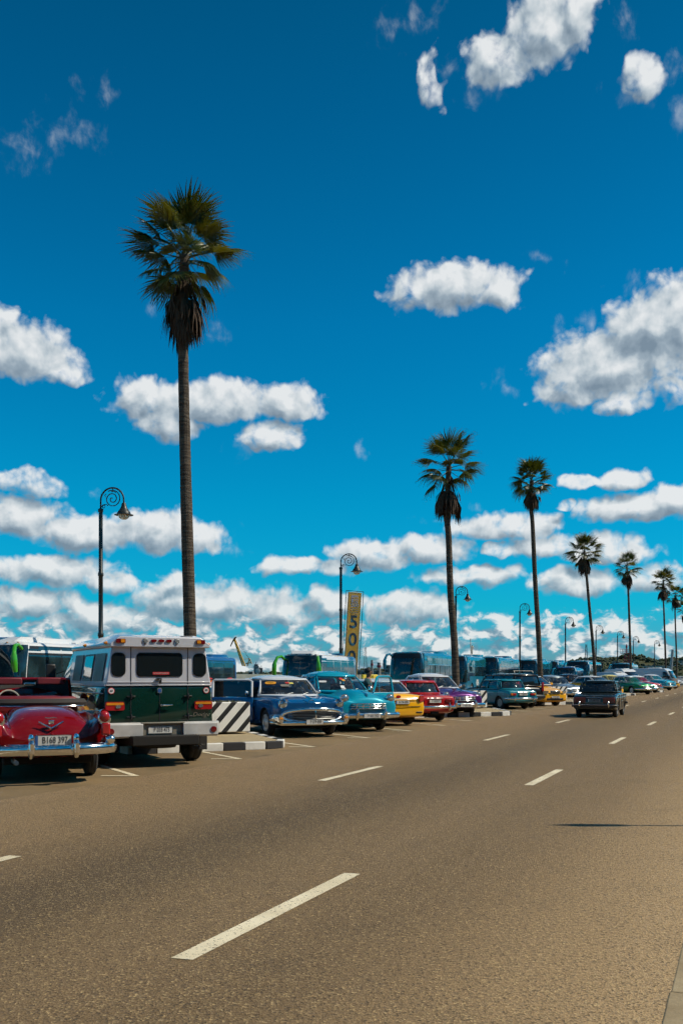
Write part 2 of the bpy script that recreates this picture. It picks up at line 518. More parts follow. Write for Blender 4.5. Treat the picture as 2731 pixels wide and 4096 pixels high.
def bake(o):
    """Apply the modifiers of o."""
    dg = bpy.context.evaluated_depsgraph_get()
    me = bpy.data.meshes.new_from_object(o.evaluated_get(dg))
    o.modifiers.clear()
    o.data = me

# ------------------------------------------------------------------ the setting: land, road, markings, water
def road_mat(n):
    p = geo(n)
    u = n.v('DOT_PRODUCT', p, tuple(RN), 1); t = n.v('DOT_PRODUCT', p, tuple(RD), 1)
    uv = n.xyz(u, n.m('MULTIPLY', t, .06), 0)
    wob = n.m('MULTIPLY', n.m('SUBTRACT', n.noise(uv, .8, 4), .5), .9)
    uw = n.m('ADD', u, wob)
    # worn, oil-darkened middle of each lane and pale dusty edges
    stops = [(-9.2, (.30, .205, .115)), (-7.6, (.265, .172, .084)), (-6.2, (.235, .150, .072)), (-5.2, (.150, .098, .048)), (-4.5, (.108, .072, .036)), (-3.7, (.165, .108, .052)), (-2.9, (.200, .130, .064)),
             (-2.2, (.178, .116, .056)), (-1.5, (.245, .160, .078)), (-.8, (.37, .248, .125)), (-.3, (.46, .315, .165))]
    base = n.ramp(n.m('DIVIDE', n.m('ADD', uw, 9.2), 8.9), [((u_ + 9.2) / 8.9, c_) for u_, c_ in stops])
    big = n.noise(uv, .35, 5, .6)
    base = n.mix(n.m('MULTIPLY', n.step(big, .4, .72), .40), base, (.29, .195, .10))
    pat = n.noise(p, 1.3, 6, .65)
    base = n.mix(n.m('MULTIPLY', n.step(pat, .5, .75), .3), base, (.095, .068, .039))
    # stone chips in the asphalt
    ch = n.new('ShaderNodeTexVoronoi'); n.put(ch.inputs['Vector'], p); ch.inputs['Scale'].default_value = 84
    c1 = n.sep(ch.outputs['Color'])
    base = n.mix(n.m('MULTIPLY', n.m('GREATER_THAN', c1[0], .80), n.m('MULTIPLY', c1[1], .70)), base, (.54, .39, .19))
    base = n.mix(n.m('MULTIPLY', n.m('LESS_THAN', c1[0], .13), .5), base, (.018, .014, .012))
    c2 = n.noise(p, 38, 3, .6)
    base = n.mix(n.step(c2, .3, .7, .45, 0), base, (.045, .033, .021))
    # tar spots
    ts = n.new('ShaderNodeTexVoronoi'); n.put(ts.inputs['Vector'], n.v('ADD', n.v('MULTIPLY', p, (1, .8, 1)), n.v('SCALE', (0, 0, 0), (0, 0, 0)))); ts.inputs['Scale'].default_value = 2.1
    tsc = n.sep(ts.outputs['Color'])
    spot = n.m('MULTIPLY', n.m('LESS_THAN', n.m('ADD', ts.outputs['Distance'], n.m('MULTIPLY', c2, .05)), n.m('MULTIPLY', tsc[0], .075)), n.m('GREATER_THAN', tsc[1], .72))
    base = n.mix(n.m('MULTIPLY', spot, .7), base, (.04, .042, .048))
    h = n.m('ADD', ch.outputs['Distance'], c2)
    return bsdf(n, base, .78, 0, 0, .25, bump(n, h, .45, .012))
def lot_mat(n):
    p = geo(n)
    a = n.noise(p, .5, 6, .6); b = n.noise(p, 30, 3, .6)
    base = n.mix(n.step(a, .35, .7), (.23, .155, .075), (.15, .103, .052))
    base = n.mix(n.step(b, .4, .75, 0, .45), base, (.25, .19, .12))
    base = n.mix(n.m('MULTIPLY', n.step(n.noise(p, 1.6, 4), .58, .72), .45), base, (.045, .038, .030))
    return bsdf(n, base, .85, 0, 0, .25, bump(n, b, .3, .012))
def land_mat(n):
    p = geo(n)
    a = n.noise(p, .08, 6, .6); b = n.noise(p, 14, 3, .6)
    base = n.mix(n.step(a, .35, .7), (.20, .17, .125), (.13, .115, .085))
    base = n.mix(n.step(b, .4, .75, 0, .3), base, (.24, .20, .14))
    return bsdf(n, base, .9, 0, 0, .2)
def line_mat(n):
    p = geo(n)
    wear = n.noise(p, 45, 4, .7); w2 = n.noise(p, 3.0, 4)
    k = n.step(n.m('ADD', wear, n.m('MULTIPLY', w2, .35)), .46, .60, 1, 0)
    base = n.mix(n.step(n.noise(p, 2.0, 3), .3, .7), (.62, .53, .36), (.76, .67, .48))
    base = n.mix(n.m('MULTIPLY', k, .85), base, (.12, .09, .06))
    c = n.step(wear, .36, .44)
    base = n.mix(n.m('MULTIPLY', n.m('SUBTRACT', 1.0, c), .8), base, (.10, .075, .05))
    return bsdf(n, base, .7, 0, 0, .3, bump(n, wear, .2, .006))
def water_mat(n):
    p = geo(n)
    return bsdf(n, (.030, .060, .062), .12, 0, 0, .5, bump(n, n.noise(n.v('MULTIPLY', p, (.4, .8, 1)), 1.2, 5, .6), .5, .4))
def conc_mat(n):
    p = geo(n)
    a = n.noise(p, 2.2, 6, .65); b = n.noise(p, 60, 3, .6)
    base = n.mix(n.step(a, .3, .7), (.25, .19, .112), (.36, .285, .175))
    base = n.mix(n.step(b, .45, .8, 0, .4), base, (.15, .12, .075))
    return bsdf(n, base, .85, 0, 0, .2, bump(n, n.m('ADD', a, b), .3, .01))
M_road, M_lot, M_land, M_line, M_water, M_conc = (mat('asphalt_worn', road_mat), mat('asphalt_parking', lot_mat), mat('paved_ground', land_mat), mat('road_paint', line_mat), mat('harbour_water', water_mat), mat('pavement_concrete', conc_mat))

def strip(name, u0, u1, t0, t1, z, m, nt=1, kind='structure'):
    b = MB()
    for i in range(nt):
        a, c = t0 + (t1 - t0) * i / nt, t0 + (t1 - t0) * (i + 1) / nt
        b.add([rp(u0, a, z), rp(u1, a, z), rp(u1, c, z), rp(u0, c, z)], [(0, 1, 2, 3)])
    o = b.obj(name, m, smooth=False)
    return tag(o, kind=kind)
SHORE = -46.0
b = MB(); b.add([rp(SHORE, -150, -.016), rp(900, -150, -.016), rp(900, 3200, -.016), rp(SHORE, 3200, -.016)], [(0, 1, 2, 3)])
tag(b.obj('ground', M_land, smooth=False), kind='structure')
strip('parking_ground', -17.5, -8.55, -40, 420, -.004, M_lot)
strip('bus_park_ground', -44.5, -17.5, -40, 420, -.008, M_lot)
strip('road', -8.55, -.31, -40, 900, 0.0, M_road, 1)
b = MB(); b.add([(-6000, -300, -1.6), (6000, -300, -1.6), (6000, 9000, -1.6), (-6000, 9000, -1.6)], [(0, 1, 2, 3)])
tag(b.obj('water', M_water, smooth=False), kind='structure')
# pavement on the near side: a concrete gutter stone, then the raised walk
b = MB()
for i in range(60):
    t0 = -10 + i * 1.5
    b.box((0, 0, 0), (.36, 1.488, .12), Matrix.Translation(rp(-.165 + random.uniform(-.008, .008), t0 + .75, -.053 + random.uniform(-.003, .003))) @ Matrix.Rotation(-YAW, 4, 'Z'))
tag(b.obj('gutter', M_conc, smooth=False, bev=.008), kind='structure')
strip('pavement', .012, 4.0, -20, 200, .008, M_conc)

# lane dashes
DASH = []
for row, u, w_, starts in (('a', -2.83, .13, [4.56 + 9.15 * k for k in range(-1, 16)]), ('b', -5.77, .13, [-5.6, 4.15, 13.15, 22.9, 32.5] + [42.0 + 9.5 * k for k in range(12)])):
    for t in starts:
        b = MB(); L_ = 2.5
        e = .012
        b.add([rp(u - w_ / 2, t, .004), rp(u + w_ / 2, t + e, .004), rp(u + w_ / 2, t + L_, .004), rp(u - w_ / 2, t + L_ - e, .004)], [(0, 1, 2, 3)])
        tag(b.obj('lane_dash', M_line, smooth=False), kind='structure')
# parking bay lines with their end ticks
def seg(name, a, c, w_, m, z=.002):
    d = (c - a).normalized(); q = Vector((d.y, -d.x, 0)) * w_ / 2
    b = MB(); b.add([a + q + Vector((0, 0, z)), c + q + Vector((0, 0, z)), c - q + Vector((0, 0, z)), a - q + Vector((0, 0, z))], [(0, 1, 2, 3)])
    return b
for i in range(32):
    t = 9.35 + 3.35 * i
    p0 = rp(-8.68, t)
    b = seg('bay_line', p0, p0 + BD * 4.9, .10, M_line)
    b2 = seg('bay_line', p0 + Vector((-.55, .02, 0)), p0 + Vector((-.02, .0, 0)), .09, M_line, .004)
    b.add(b2.v, b2.f)
    tag(b.obj('bay_line', M_line, smooth=False), kind='structure')
def skin_chain(name, pts, edges, rad, m, parent, sub=2):
    me = bpy.data.meshes.new(name); me.from_pydata([tuple(p) for p in pts], edges, [])
    o = link(name, me, parent)
    md = o.modifiers.new('skin', 'SKIN'); md.use_smooth_shade = True
    for i, sv_ in enumerate(me.skin_vertices[0].data):
        r_ = rad[i]; sv_.radius = r_ if isinstance(r_, tuple) else (r_, r_)
        sv_.use_root = (i == 0)
    md = o.modifiers.new('sub', 'SUBSURF'); md.levels = sub; md.render_levels = sub
    me.materials.append(m)
    bpy.context.view_layer.update(); bake(o)
    o.data.shade_smooth()
    return o
# ------------------------------------------------------------------ quay wall, harbour and far shore
M_wall = mat('quay_wall', lambda n: bsdf(n, n.mix(n.step(n.noise(geo(n), .8, 5), .35, .7), (.17, .19, .17), (.24, .25, .22)), .9))
b = MB()
for i in range(70):
    b.box((0, 0, 0), (.5, 5.97, 2.9), Matrix.Translation(rp(SHORE, -100 + i * 6, .3)) @ Matrix.Rotation(-YAW, 4, 'Z'))
o = b.obj('seawall', M_wall, smooth=False); tag(o, "long low grey seawall along the harbour behind the coaches", 'seawall'); o['kind'] = 'structure'

def hill_mat(n):
    p = geo(n)
    a = n.noise(p, .02, 6, .65); c = n.noise(p, .12, 5, .6)
    base = n.mix(n.step(a, .4, .62), (.030, .042, .018), (.075, .070, .032))
    base = n.mix(n.step(c, .45, .7, 0, .6), base, (.018, .028, .016))
    return bsdf(n, base, .95, 0, 0, .1)
M_hill = mat('hillside', hill_mat)
M_tree = mat('far_foliage', lambda n: bsdf(n, n.mix(n.step(n.noise(geo(n), .25, 4), .35, .7), (.016, .030, .012), (.050, .060, .020)), .9))
M_bld = plain('far_building_white', (.50, .48, .44), .8)
M_bld2 = plain('far_building_grey', (.22, .21, .20), .8)
RIDGE = [(-400, 5), (60, 5), (900, 7), (1300, 10), (1500, 14), (1650, 10), (1900, 6), (2100, 9), (2265, 24), (2350, 33), (2433, 32), (2495, 37), (2550, 37), (2600, 30), (2632, 28), (2731, 33), (2900, 34), (3300, 26), (3900, 22)]
def ridge(px):
    for (a, h0), (c, h1) in zip(RIDGE, RIDGE[1:]):
        if a <= px <= c: return h0 + (h1 - h0) * (px - a) / (c - a)
    return 20
def hill_z(px, Z):
    """A low range: water's edge at 430 m, crest near 900 m."""
    t = max(0, min(1, (Z - 430) / 420)); s = t * t * (3 - 2 * t)
    crest = CAM_H + ridge(px) * .84 * 2.1 / 8.0 * 1.25
    n_ = mnoise.noise(Vector((px * .012, Z * .012, 0))) * 1.6 * s
    return -1.9 + (crest + 1.9) * s + n_ if Z < 850 else -1.9 + (crest + 1.9) * max(0, 1 - (Z - 850) / 500) + n_
HS = 850 / FPX
def hill_z(px, Z):
    t = max(0, min(1, (Z - 430) / 420)); s = t * t * (3 - 2 * t)
    crest = CAM_H + max(2, ridge(px) * 2.0 - 8) * HS
    k = s if Z <= 850 else max(0, 1 - (Z - 850) / 500)
    return -2.0 + (crest + 2.0) * k + mnoise.noise(Vector((px * .012, Z * .012, 0))) * 1.6 * k
b = MB()
cols = list(range(-400, 3901, 36)); rows_ = [425 + 25 * i for i in range(18)] + [900, 980, 1100, 1350]
vs_ = [(at(px, Z).x, Z, hill_z(px, Z)) for px in cols for Z in rows_]
nr = len(rows_)
b.add(vs_, [(i * nr + j, (i + 1) * nr + j, (i + 1) * nr + j + 1, i * nr + j + 1) for i in range(len(cols) - 1) for j in range(nr - 1)])
tag(b.obj('hills', M_hill), kind='structure')
# woods on the far shore: one mass of leaf clumps
rr = random.Random(3)
b = MB()
ICO = [(0, 0, 1), (.89, 0, .45), (.28, .85, .45), (-.72, .53, .45), (-.72, -.53, .45), (.28, -.85, .45), (.72, .53, -.3), (-.28, .85, -.3), (-.89, 0, -.3), (-.28, -.85, -.3), (.72, -.53, -.3)]
ICF = [(0, 1, 2), (0, 2, 3), (0, 3, 4), (0, 4, 5), (0, 5, 1), (1, 6, 2), (2, 7, 3), (3, 8, 4), (4, 9, 5), (5, 10, 1), (2, 6, 7), (3, 7, 8), (4, 8, 9), (5, 9, 10), (1, 10, 6)]
def clump(x, y, z, r):
    b.add([(x + p[0] * r * rr.uniform(.7, 1.25), y + p[1] * r, z + p[2] * r * rr.uniform(.6, 1.05)) for p in ICO], ICF)
for i in range(5200):
    px = rr.uniform(-300, 3200); Z = rr.choice((rr.uniform(470, 860), rr.uniform(780, 870)))
    if px < 2200 and rr.random() < .55: continue
    z = hill_z(px, Z)
    dens_ = mnoise.noise(Vector((px * .01, Z * .02, 5)))
    if dens_ < -.12 and Z < 800: continue
    r = rr.uniform(1.2, 2.9) * (.62 if px < 2200 else 1)
    x = at(px, Z).x
    for q in range(2): clump(x + rr.uniform(-1, 1) * r, Z + rr.uniform(-1, 1), z + r * rr.uniform(.3, 1.0), r * rr.uniform(.5, 1))
tag(b.obj('woods', M_tree, smooth=False), kind='stuff')

def far_house(px, Z, w_, d, h, m, label, z=None, nw=4, ns=1, pitched=False):
    z = hill_z(px, Z) if z is None else z
    root = empty('far_building', (at(px, Z).x, Z, z - .5)); tag(root, label, 'building', 'buildings on the far shore')
    MB().box((0, 0, h / 2), (w_, d, h)).obj('wall', m, root, smooth=False)
    MB().box((0, 0, h + .12), (w_ + .5, d + .5, .25)).obj('roof', M_bld2 if m is M_bld else M_bld, root, smooth=False)
    wm = MB().box((0, 0, 0), (w_ / nw * .45, .12, h / ns * .42)).mesh('window', blackm, False)
    for i in range(nw):
        for j in range(ns):
            link('window', wm, root, loc=(-w_ / 2 + w_ * (i + .5) / nw, -d / 2 - .03, h * (j + .55) / ns))
far_house(2620, 640, 19, 8, 3.4, M_bld, "long low white building on the far hillside right of the last lamp", nw=8)
far_house(2700, 700, 8, 6, 4.2, M_bld, "white and red house high on the far hillside at the right", nw=3, ns=2)
far_house(2420, 560, 3.6, 4, 3.0, M_bld, "tiny white house on the far shore left of the beacon", nw=2)
far_house(2380, 600, 8, 5, 6.5, plain('far_brick', (.16, .085, .06), .85), "brown block on the far shore behind the leaning palm", nw=4, ns=3)
far_house(2462, 640, 3.5, 5, 5, M_bld2, "narrow grey block on the far shore left of the beacon", nw=2, ns=3)
far_house(1470, 600, 14, 6, 4.5, M_bld2, "grey refinery shed on the far shore right of the banner", nw=5)
far_house(1530, 620, 18, 6, 3.2, M_bld, "pale low refinery building on the far shore", nw=6)
far_house(1555, 640, 6, 5, 7.5, M_bld2, "grey refinery block beside a stack on the far shore", nw=2, ns=3)

def tube_thing(name, label, cat, path, r, m, seg=8):
    o = MB().tube(path, r, seg).obj(name, m); tag(o, label, cat); return o
def lattice(name, label, cat, px, Z, y_top, wb, wt, m, z0=0, platform=None):
    p = at(px, Z); zt = CAM_H + (HOR - y_top) * Z / FPX
    root = empty(name, (p.x, p.y, z0)); tag(root, label, cat)
    H = zt - z0; n_ = max(4, int(H / 3)); b = MB()
    c = lambda i, k: ((1 if k in (0, 3) else -1) * lerp(wb, wt, i / n_) / 2, (1 if k < 2 else -1) * lerp(wb, wt, i / n_) / 2, H * i / n_)
    for k in range(4):
        b.tube([c(0, k), c(n_, k)], max(.06, wb * .04), 4)
        for i in range(n_):
            b.tube([c(i, k), c(i + 1, (k + 1) % 4)], max(.04, wb * .025), 4); b.tube([c(i + 1, k), c(i + 1, (k + 1) % 4)], max(.04, wb * .025), 4)
    b.obj('lattice', m, root)
    return root, H
lattice('radio_mast', "thin lattice mast on the far shore right of the banner", 'mast', 1461, 620, 2590, 3.0, .8, M_bld2)
lattice('radio_mast', "thin lattice mast on the far hill left of the leaning palm", 'mast', 2343, 700, 2577, 3.0, .8, M_bld2)
M_redp = plain('beacon_red', (.20, .02, .03), .6)
rt, H = lattice('light_beacon', "red lattice light beacon with a railed platform behind the fifth palm", 'beacon', 2504, 230, 2613, 1.3, .8, M_redp)
MB().box((.05, 0, H), (2.6, 1.6, .12)).obj('platform', M_redp, rt, smooth=False)
b = MB()
for y in (-.78, .78):
    b = MB()
    for x in (-1.2, -.6, 0, .6, 1.3): b.tube([(x, y, H + .06), (x, y, H + .95)], .03, 4)
    for z in (.5, .95): b.tube([(-1.2, y, H + z), (1.3, y, H + z)], .03, 4)
    b.obj('railing', M_redp, rt)
MB().tube([(0, 0, H), (0, 0, H + 1.2), (0, 0, H + 1.3), (0, 0, H + 1.7), (0, 0, H + 2.2)], [.14, .10, .24, .20, .03], 10).obj('lantern', M_redp, rt)
for px, yt, Z, r_, lab in ((1487, 2640, 560, .9, "tall refinery stack right of the lattice mast"), (1515, 2650, 600, 1.5, "stout banded refinery stack on the far shore"), (1543, 2664, 640, 1.0, "shorter refinery stack at the right of the plant")):
    p = at(px, Z); zt = CAM_H + (HOR - yt) * Z / FPX
    rt = empty('refinery_stack', (p.x, p.y, -1)); tag(rt, lab, 'chimney')
    MB().tube([(0, 0, 0), (0, 0, (zt + 1) * .5), (0, 0, zt + 1)], [r_, r_ * .8, r_ * .7], 10).obj('flue', M_bld2, rt)
    MB().tube([(0, 0, zt * .8), (0, 0, zt * .8 + 1.2)], [r_ * .9, r_ * .9], 10).obj('band', M_redp, rt)
p0 = at(2080 + 1437 * .4152, 190); p1 = at(2080 + 1465 * .4152, 190)
tube_thing('leaning_post', "bare grey post leaning to the right between the last two palms", 'post', [(p0.x, p0.y, 0), (p1.x, p1.y, CAM_H + (HOR - (2480 + 285 * .4152)) * 190 / FPX)], [.35, .25], steel)

# white marble figure on a column top, arm raised with a staff
rt = empty('white_statue', at(1886, 112)); tag(rt, "white marble statue of a standing figure holding a staff, above the teal coaches", 'statue')
M_mar = plain('marble', (.62, .58, .50), .6)
zt = CAM_H + (HOR - 2578) * 112 / FPX; zb = CAM_H + (HOR - 2618) * 112 / FPX
MB().box((0, 0, zb - .12), (1.9, 1.2, .24)).box((0, 0, (zb - .24) / 2), (1.2, .9, zb - .24)).obj('pedestal', M_mar, rt, bev=.03)
hh = zt - zb
V = lambda x, z, y=0: (x * hh, y * hh, zb + z * hh)
skin_chain('figure', [V(0, .50), V(.03, .68), V(.0, .80), V(.02, .86), V(.03, .93), V(.04, .985), V(.05, .25, -.02), V(.04, .02), V(-.06, .25, .02), V(-.06, .02), V(-.13, .79), V(-.17, .95), V(-.13, 1.06), V(.14, .78), V(.17, .62), V(.10, .52)],
           [(0, 1), (1, 2), (2, 3), (3, 4), (4, 5), (0, 6), (6, 7), (0, 8), (8, 9), (2, 10), (10, 11), (11, 12), (2, 13), (13, 14), (14, 15)], [x * hh for x in (.085, .085, .10, .04, .058, .05, .07, .06, .07, .06, .045, .035, .03, .045, .035, .03)], M_mar, rt)
MB().tube([V(-.12, .30, -.05), V(-.13, 1.06, -.05), V(-.13, 1.60, -.05)], .05, 6).obj('staff', M_mar, rt)

# grey naval ship with a floating crane alongside
Zc = 430.0
c0 = at(976, Zc); sc = Zc / FPX
M_gry = plain('ship_grey', (.16, .19, .20), .7); M_yel = plain('crane_yellow', (.62, .33, .03), .7); M_rst = plain('rusty_cream', (.48, .34, .20), .8)
rt = empty('floating_crane', (c0.x, c0.y, -1.6)); tag(rt, "yellow harbour crane with raised jib and bent tip, on a barge beside the grey ship", 'crane')
Q = lambda px, py, y=0: ((px - 976) * sc, y, CAM_H + 1.6 + (HOR - py) * sc)
MB().box((.8, 0, .55), (18, 8, 1.3)).obj('barge', M_gry, rt, bev=.1)
b = MB(); b.box((1.2, 0, 3.0), (3.4, 3, 3.8)); b.obj('machine_house', M_rst, rt, bev=.06)
MB().box((3.2, -.4, 4.2), (2.0, 2.2, 2.2)).obj('crane_cab', M_bld, rt, bev=.05)
MB().box((3.2, -1.52, 4.5), (1.5, .05, .8)).obj('cab_window', blackm, rt, smooth=False)
b = MB()
base_, tip_ = Vector(Q(976, 2664)), Vector(Q(939, 2560))
for s in (.55, -.55):
    b.tube([base_ + Vector((s, .5, 0)), tip_ + Vector((s * .4, .3, 0))], .27, 5); b.tube([base_ + Vector((s, -.5, 0)), tip_ + Vector((s * .4, -.3, 0))], .27, 5)
for i in range(14):
    a_, c_ = base_.lerp(tip_, i / 14), base_.lerp(tip_, (i + 1) / 14); w_ = lerp(.55, .25, i / 14)
    b.tube([a_ + Vector((w_ * (-1) ** i, -.5, 0)), c_ + Vector((-w_ * (-1) ** i, -.45, 0))], .2, 4)
b.obj('boom', M_yel, rt)
b = MB(); b.tube([tip_, Q(941, 2551), Q(946, 2547)], [.35, .4, .2], 6); b.tube([tip_ + Vector((0, 0, .8)), Q(931, 2566), Q(922, 2586)], [.4, .32, .22], 6)
b.obj('jib', plain('crane_dark', (.09, .07, .05), .8), rt)
b = MB(); b.box(Q(934, 2596), (2.2, 1, .15)); b.obj('catwalk', M_yel, rt)
b = MB(); b.tube([Q(990, 2665), Q(998, 2634)], .28, 5); b.tube([Q(1007, 2655), Q(998, 2634)], .28, 5); b.tube([Q(983, 2655), Q(1005, 2650)], .25, 5); b.tube([Q(998, 2634), Q(975, 2637)], .12, 4)
b.obj('gantry_frame', M_rst, rt)
b = MB(); b.tube([Q(946, 2548), Q(998, 2634)], .05, 4); b.tube([Q(940, 2556), Q(997, 2636)], .05, 4); b.obj('stay_cable', ink, rt)
Zs_ = 470.0; sc2 = Zs_ / FPX
rs = empty('grey_ship', (at(1022, Zs_).x, Zs_, -1.6)); tag(rs, "dull grey naval ship with a dark superstructure, moored behind the blue saloon", 'ship')
S = lambda px, py: ((px - 1022) * sc2, CAM_H + 1.6 + (HOR - py) * sc2)
def sbox(nm, x0, x1, y0, y1, d, m):
    a, c_ = S(x0, y1), S(x1, y0)
    return MB().box(((a[0] + c_[0]) / 2, 0, (a[1] + c_[1]) / 2), (c_[0] - a[0], d, c_[1] - a[1])).obj(nm, m, rs, bev=.08)
MB().loft([[(x, -w_, 0), (x, w_, 0), (x, w_ * 1.1, h_), (x, -w_ * 1.1, h_)] for x, w_, h_ in ((-5.5, 1.2, 3.4), (-2, 2.2, 3.2), (5, 2.4, 3.0), (12, 2.0, 3.0), (15, .5, 3.6))]).obj('hull', M_gry, rs, bev=.05)
sbox('superstructure', 1016, 1036, 2664, 2694, 3.4, M_gry); sbox('bridge', 1018, 1032, 2657, 2664.5, 2.6, plain('ship_dark', (.05, .055, .06), .7)); sbox('deck_house', 1037, 1050, 2672, 2694, 3, plain('ship_dark', (.05, .055, .06), .7))
b = MB(); 
for px, yt in ((1024, 2648), (1045, 2662), (1040, 2668)): a = S(px, yt); b.tube([(a[0], 0, S(px, 2690)[1]), (a[0], 0, a[1])], .16, 5)
b.obj('mast', M_gry, rs)
MB().lathe([(1.25, 0), (1.25, .2), (.1, .3)], 18, basis((1, 0, 0), (0, 0, 1), (S(1033, 2684)[0], -1.75, S(1033, 2684)[1]))).obj('radar_disc', M_bld, rs)

# ------------------------------------------------------------------ old arcaded houses across the road, behind the photographer (added out of view to darken the car-paint reflections)
for i in range(7):
    t0 = -75 + i * 26; L_ = 25.5; h = (11, 9, 13, 10, 12, 9.5, 11)[i]
    root = empty('reflection_house', rp(24, t0 + L_ / 2), -YAW + R(90)); tag(root, ("ochre", "cream", "brown", "grey", "tan", "umber", "rose")[i] + " arcaded house added out of view across the road for reflections", 'building')
    m = plain('stucco_%d' % i, ((.22, .15, .07), (.30, .26, .18), (.14, .09, .06), (.2, .2, .19), (.26, .2, .13), (.15, .11, .08), (.25, .15, .12))[i], .9)
    MB().box((0, -4, h / 2), (L_, 8, h)).obj('wall', m, root, smooth=False)
    MB().box((0, -3.8, h + .2), (L_ + .2, 8.2, .4)).obj('cornice', M_bld, root, smooth=False)
    wm = MB().box((0, 0, 0), (1.3, .2, 2.2)).mesh('window', blackm, False)
    for j in range(8):
        for k in range(int(h // 4)):
            link('window', wm, root, loc=(-L_ / 2 + L_ * (j + .5) / 8, .02, 2.0 + k * 3.9))
# ------------------------------------------------------------------ palms
def bark_mat(n):
    p = objc(n)
    x, y, z = n.sep(p)
    ring = n.noise(n.xyz(n.m('MULTIPLY', x, 2.0), n.m('MULTIPLY', y, 2.0), n.m('MULTIPLY', z, 22)), 1.0, 4, .65)
    ver = n.noise(n.xyz(n.m('MULTIPLY', x, 30), n.m('MULTIPLY', y, 30), n.m('MULTIPLY', z, 1.5)), 1.0, 4, .6)
    big = n.noise(n.v('MULTIPLY', p, (1, 1, .35)), 1.1, 4)
    c = n.mix(n.step(ring, .35, .68), (.055, .043, .033), (.135, .108, .082))
    c = n.mix(n.step(ver, .55, .75, 0, .55), c, (.028, .022, .018))
    c = n.mix(n.step(big, .55, .75, 0, .5), c, (.17, .145, .115))
    return bsdf(n, c, .9, 0, 0, .15, bump(n, n.m('ADD', ring, ver), .9, .03))
def frond_mat(n):
    oi = n.new('ShaderNodeObjectInfo')
    p = objc(n)
    v = n.noise(p, 5.0, 3)
    c = n.mix(oi.outputs['Random'], (.034, .052, .008), (.085, .088, .014))
    c = n.mix(n.step(v, .55, .8, 0, .45), c, (.16, .125, .02))
    b = n.new('ShaderNodeBsdfPrincipled')
    n.put(b.inputs['Base Color'], c); b.inputs['Roughness'].default_value = .38; b.inputs['Specular IOR Level'].default_value = .5
    t = n.new('ShaderNodeBsdfTranslucent'); n.put(t.inputs[0], n.mix(1.0, c, (2.2, 1.9, .6), 'MULTIPLY'))
    m = n.new('ShaderNodeMixShader'); m.inputs[0].default_value = .22
    n.put(m.inputs[1], b.outputs[0]); n.put(m.inputs[2], t.outputs[0])
    return m.outputs[0]
def dead_mat(n):
    oi = n.new('ShaderNodeObjectInfo')
    v = n.noise(objc(n), 7.0, 3)
    c = n.mix(oi.outputs['Random'], (.045, .026, .016), (.100, .068, .045))
    c = n.mix(n.step(v, .5, .8, 0, .5), c, (.15, .11, .072))
    return bsdf(n, c, .8, 0, 0, .2)
M_bark, M_frond, M_dead = mat('palm_bark', bark_mat), mat('palm_frond', frond_mat), mat('dead_frond', dead_mat)
M_stalk = plain('frond_stalk', (.12, .085, .030), .5)

def frond_mesh(name, rnd, lp, R0, n, spread, droop, m, dead=False):
    """A fan leaf: a stalk along +x that arches, then blades fused near the hub, free and drooping at the tips."""
    b = MB()
    pts = [(lp * s, 0, -.16 * lp * s * s) for s in (0, .3, .6, .85, 1.0)]
    b.tube(pts, [.020, .016, .013, .011, .009], 4)
    hub = Vector(pts[-1]); sl = -.34
    for i in range(n):
        a = -spread + 2 * spread * (i + .5) / n
        rr = R0 * (1 - .34 * (abs(a) / spread) ** 2) * rnd.uniform(.86, 1.08)
        da = spread / n
        fold = .26 * R0 * (abs(a) / 2.0)         # the fan is folded along the mid rib
        def P(r, off, lift):
            q = a + off
            x, y = r * math.cos(q), r * math.sin(q)
            z = lift - droop * R0 * (r / R0) ** 2.6 - fold * (r / R0)
            return (hub.x + x, hub.y + y, hub.z + sl * max(x, 0) * .5 + z)
        tw = rnd.uniform(-.06, .06)
        d2 = rnd.uniform(0, .22 if not dead else .1) * R0
        o = len(b.v)
        k = .62 if not dead else .35
        vs_ = [P(.02, 0, 0), P(rr * .45, -da, 0), P(rr * .45, 0, .018), P(rr * .45, da, 0),
               P(rr * k, -da * .8 + tw * .3, 0), P(rr * k, tw * .3, .018), P(rr * k, da * .8 + tw * .3, 0),
               P(rr * .84, tw - da * .38, 0), P(rr * .84, tw + da * .38, 0), P(rr * 1.06, tw * 1.8, 0)]
        for j in (7, 8):
            vs_[j] = (vs_[j][0], vs_[j][1], vs_[j][2] - d2 * .35)
        vs_[9] = (vs_[9][0], vs_[9][1], vs_[9][2] - d2)
        b.add(vs_, [(0, 1, 2), (0, 2, 3), (1, 4, 5, 2), (2, 5, 6, 3), (4, 7, 8, 5), (5, 8, 6), (7, 9, 8)])
    me = b.mesh(name, [m], True, 60)
    return me
def dead_mesh(name, rnd, L_, n, wdt):
    """A dead leaf folded shut, hanging along -z, blades matted together with ragged ends."""
    b = MB()
    b.tube([(0, 0, 0), (.10, 0, -.10), (.16, 0, -.45 * L_)], [.014, .012, .009], 4)
    for i in range(n):
        s = (i + .5) / n * 2 - 1
        x0, y0 = .15 + rnd.uniform(-.02, .02), s * .05
        l = L_ * rnd.uniform(.55, .72) * (1 - .25 * s * s)
        sw = rnd.uniform(-.05, .05)
        x1, y1 = .17 + rnd.uniform(-.05, .07), s * wdt + sw
        x2, y2 = x1 * .86 + rnd.uniform(-.07, .05), s * wdt * 1.12 + sw * 2
        z0 = -.42 * L_
        h = .020 + rnd.uniform(0, .012)
        b.add([(x0, y0 - .01, z0), (x0, y0 + .01, z0), (x1 + .01, y1 - h, z0 - l * .5), (x1 - .01, y1 + h, z0 - l * .5), (x2, y2, z0 - l)],
              [(0, 1, 3, 2), (2, 3, 4)])
    return b.mesh(name, [M_dead], True, 60)
rnd = random.Random(5)
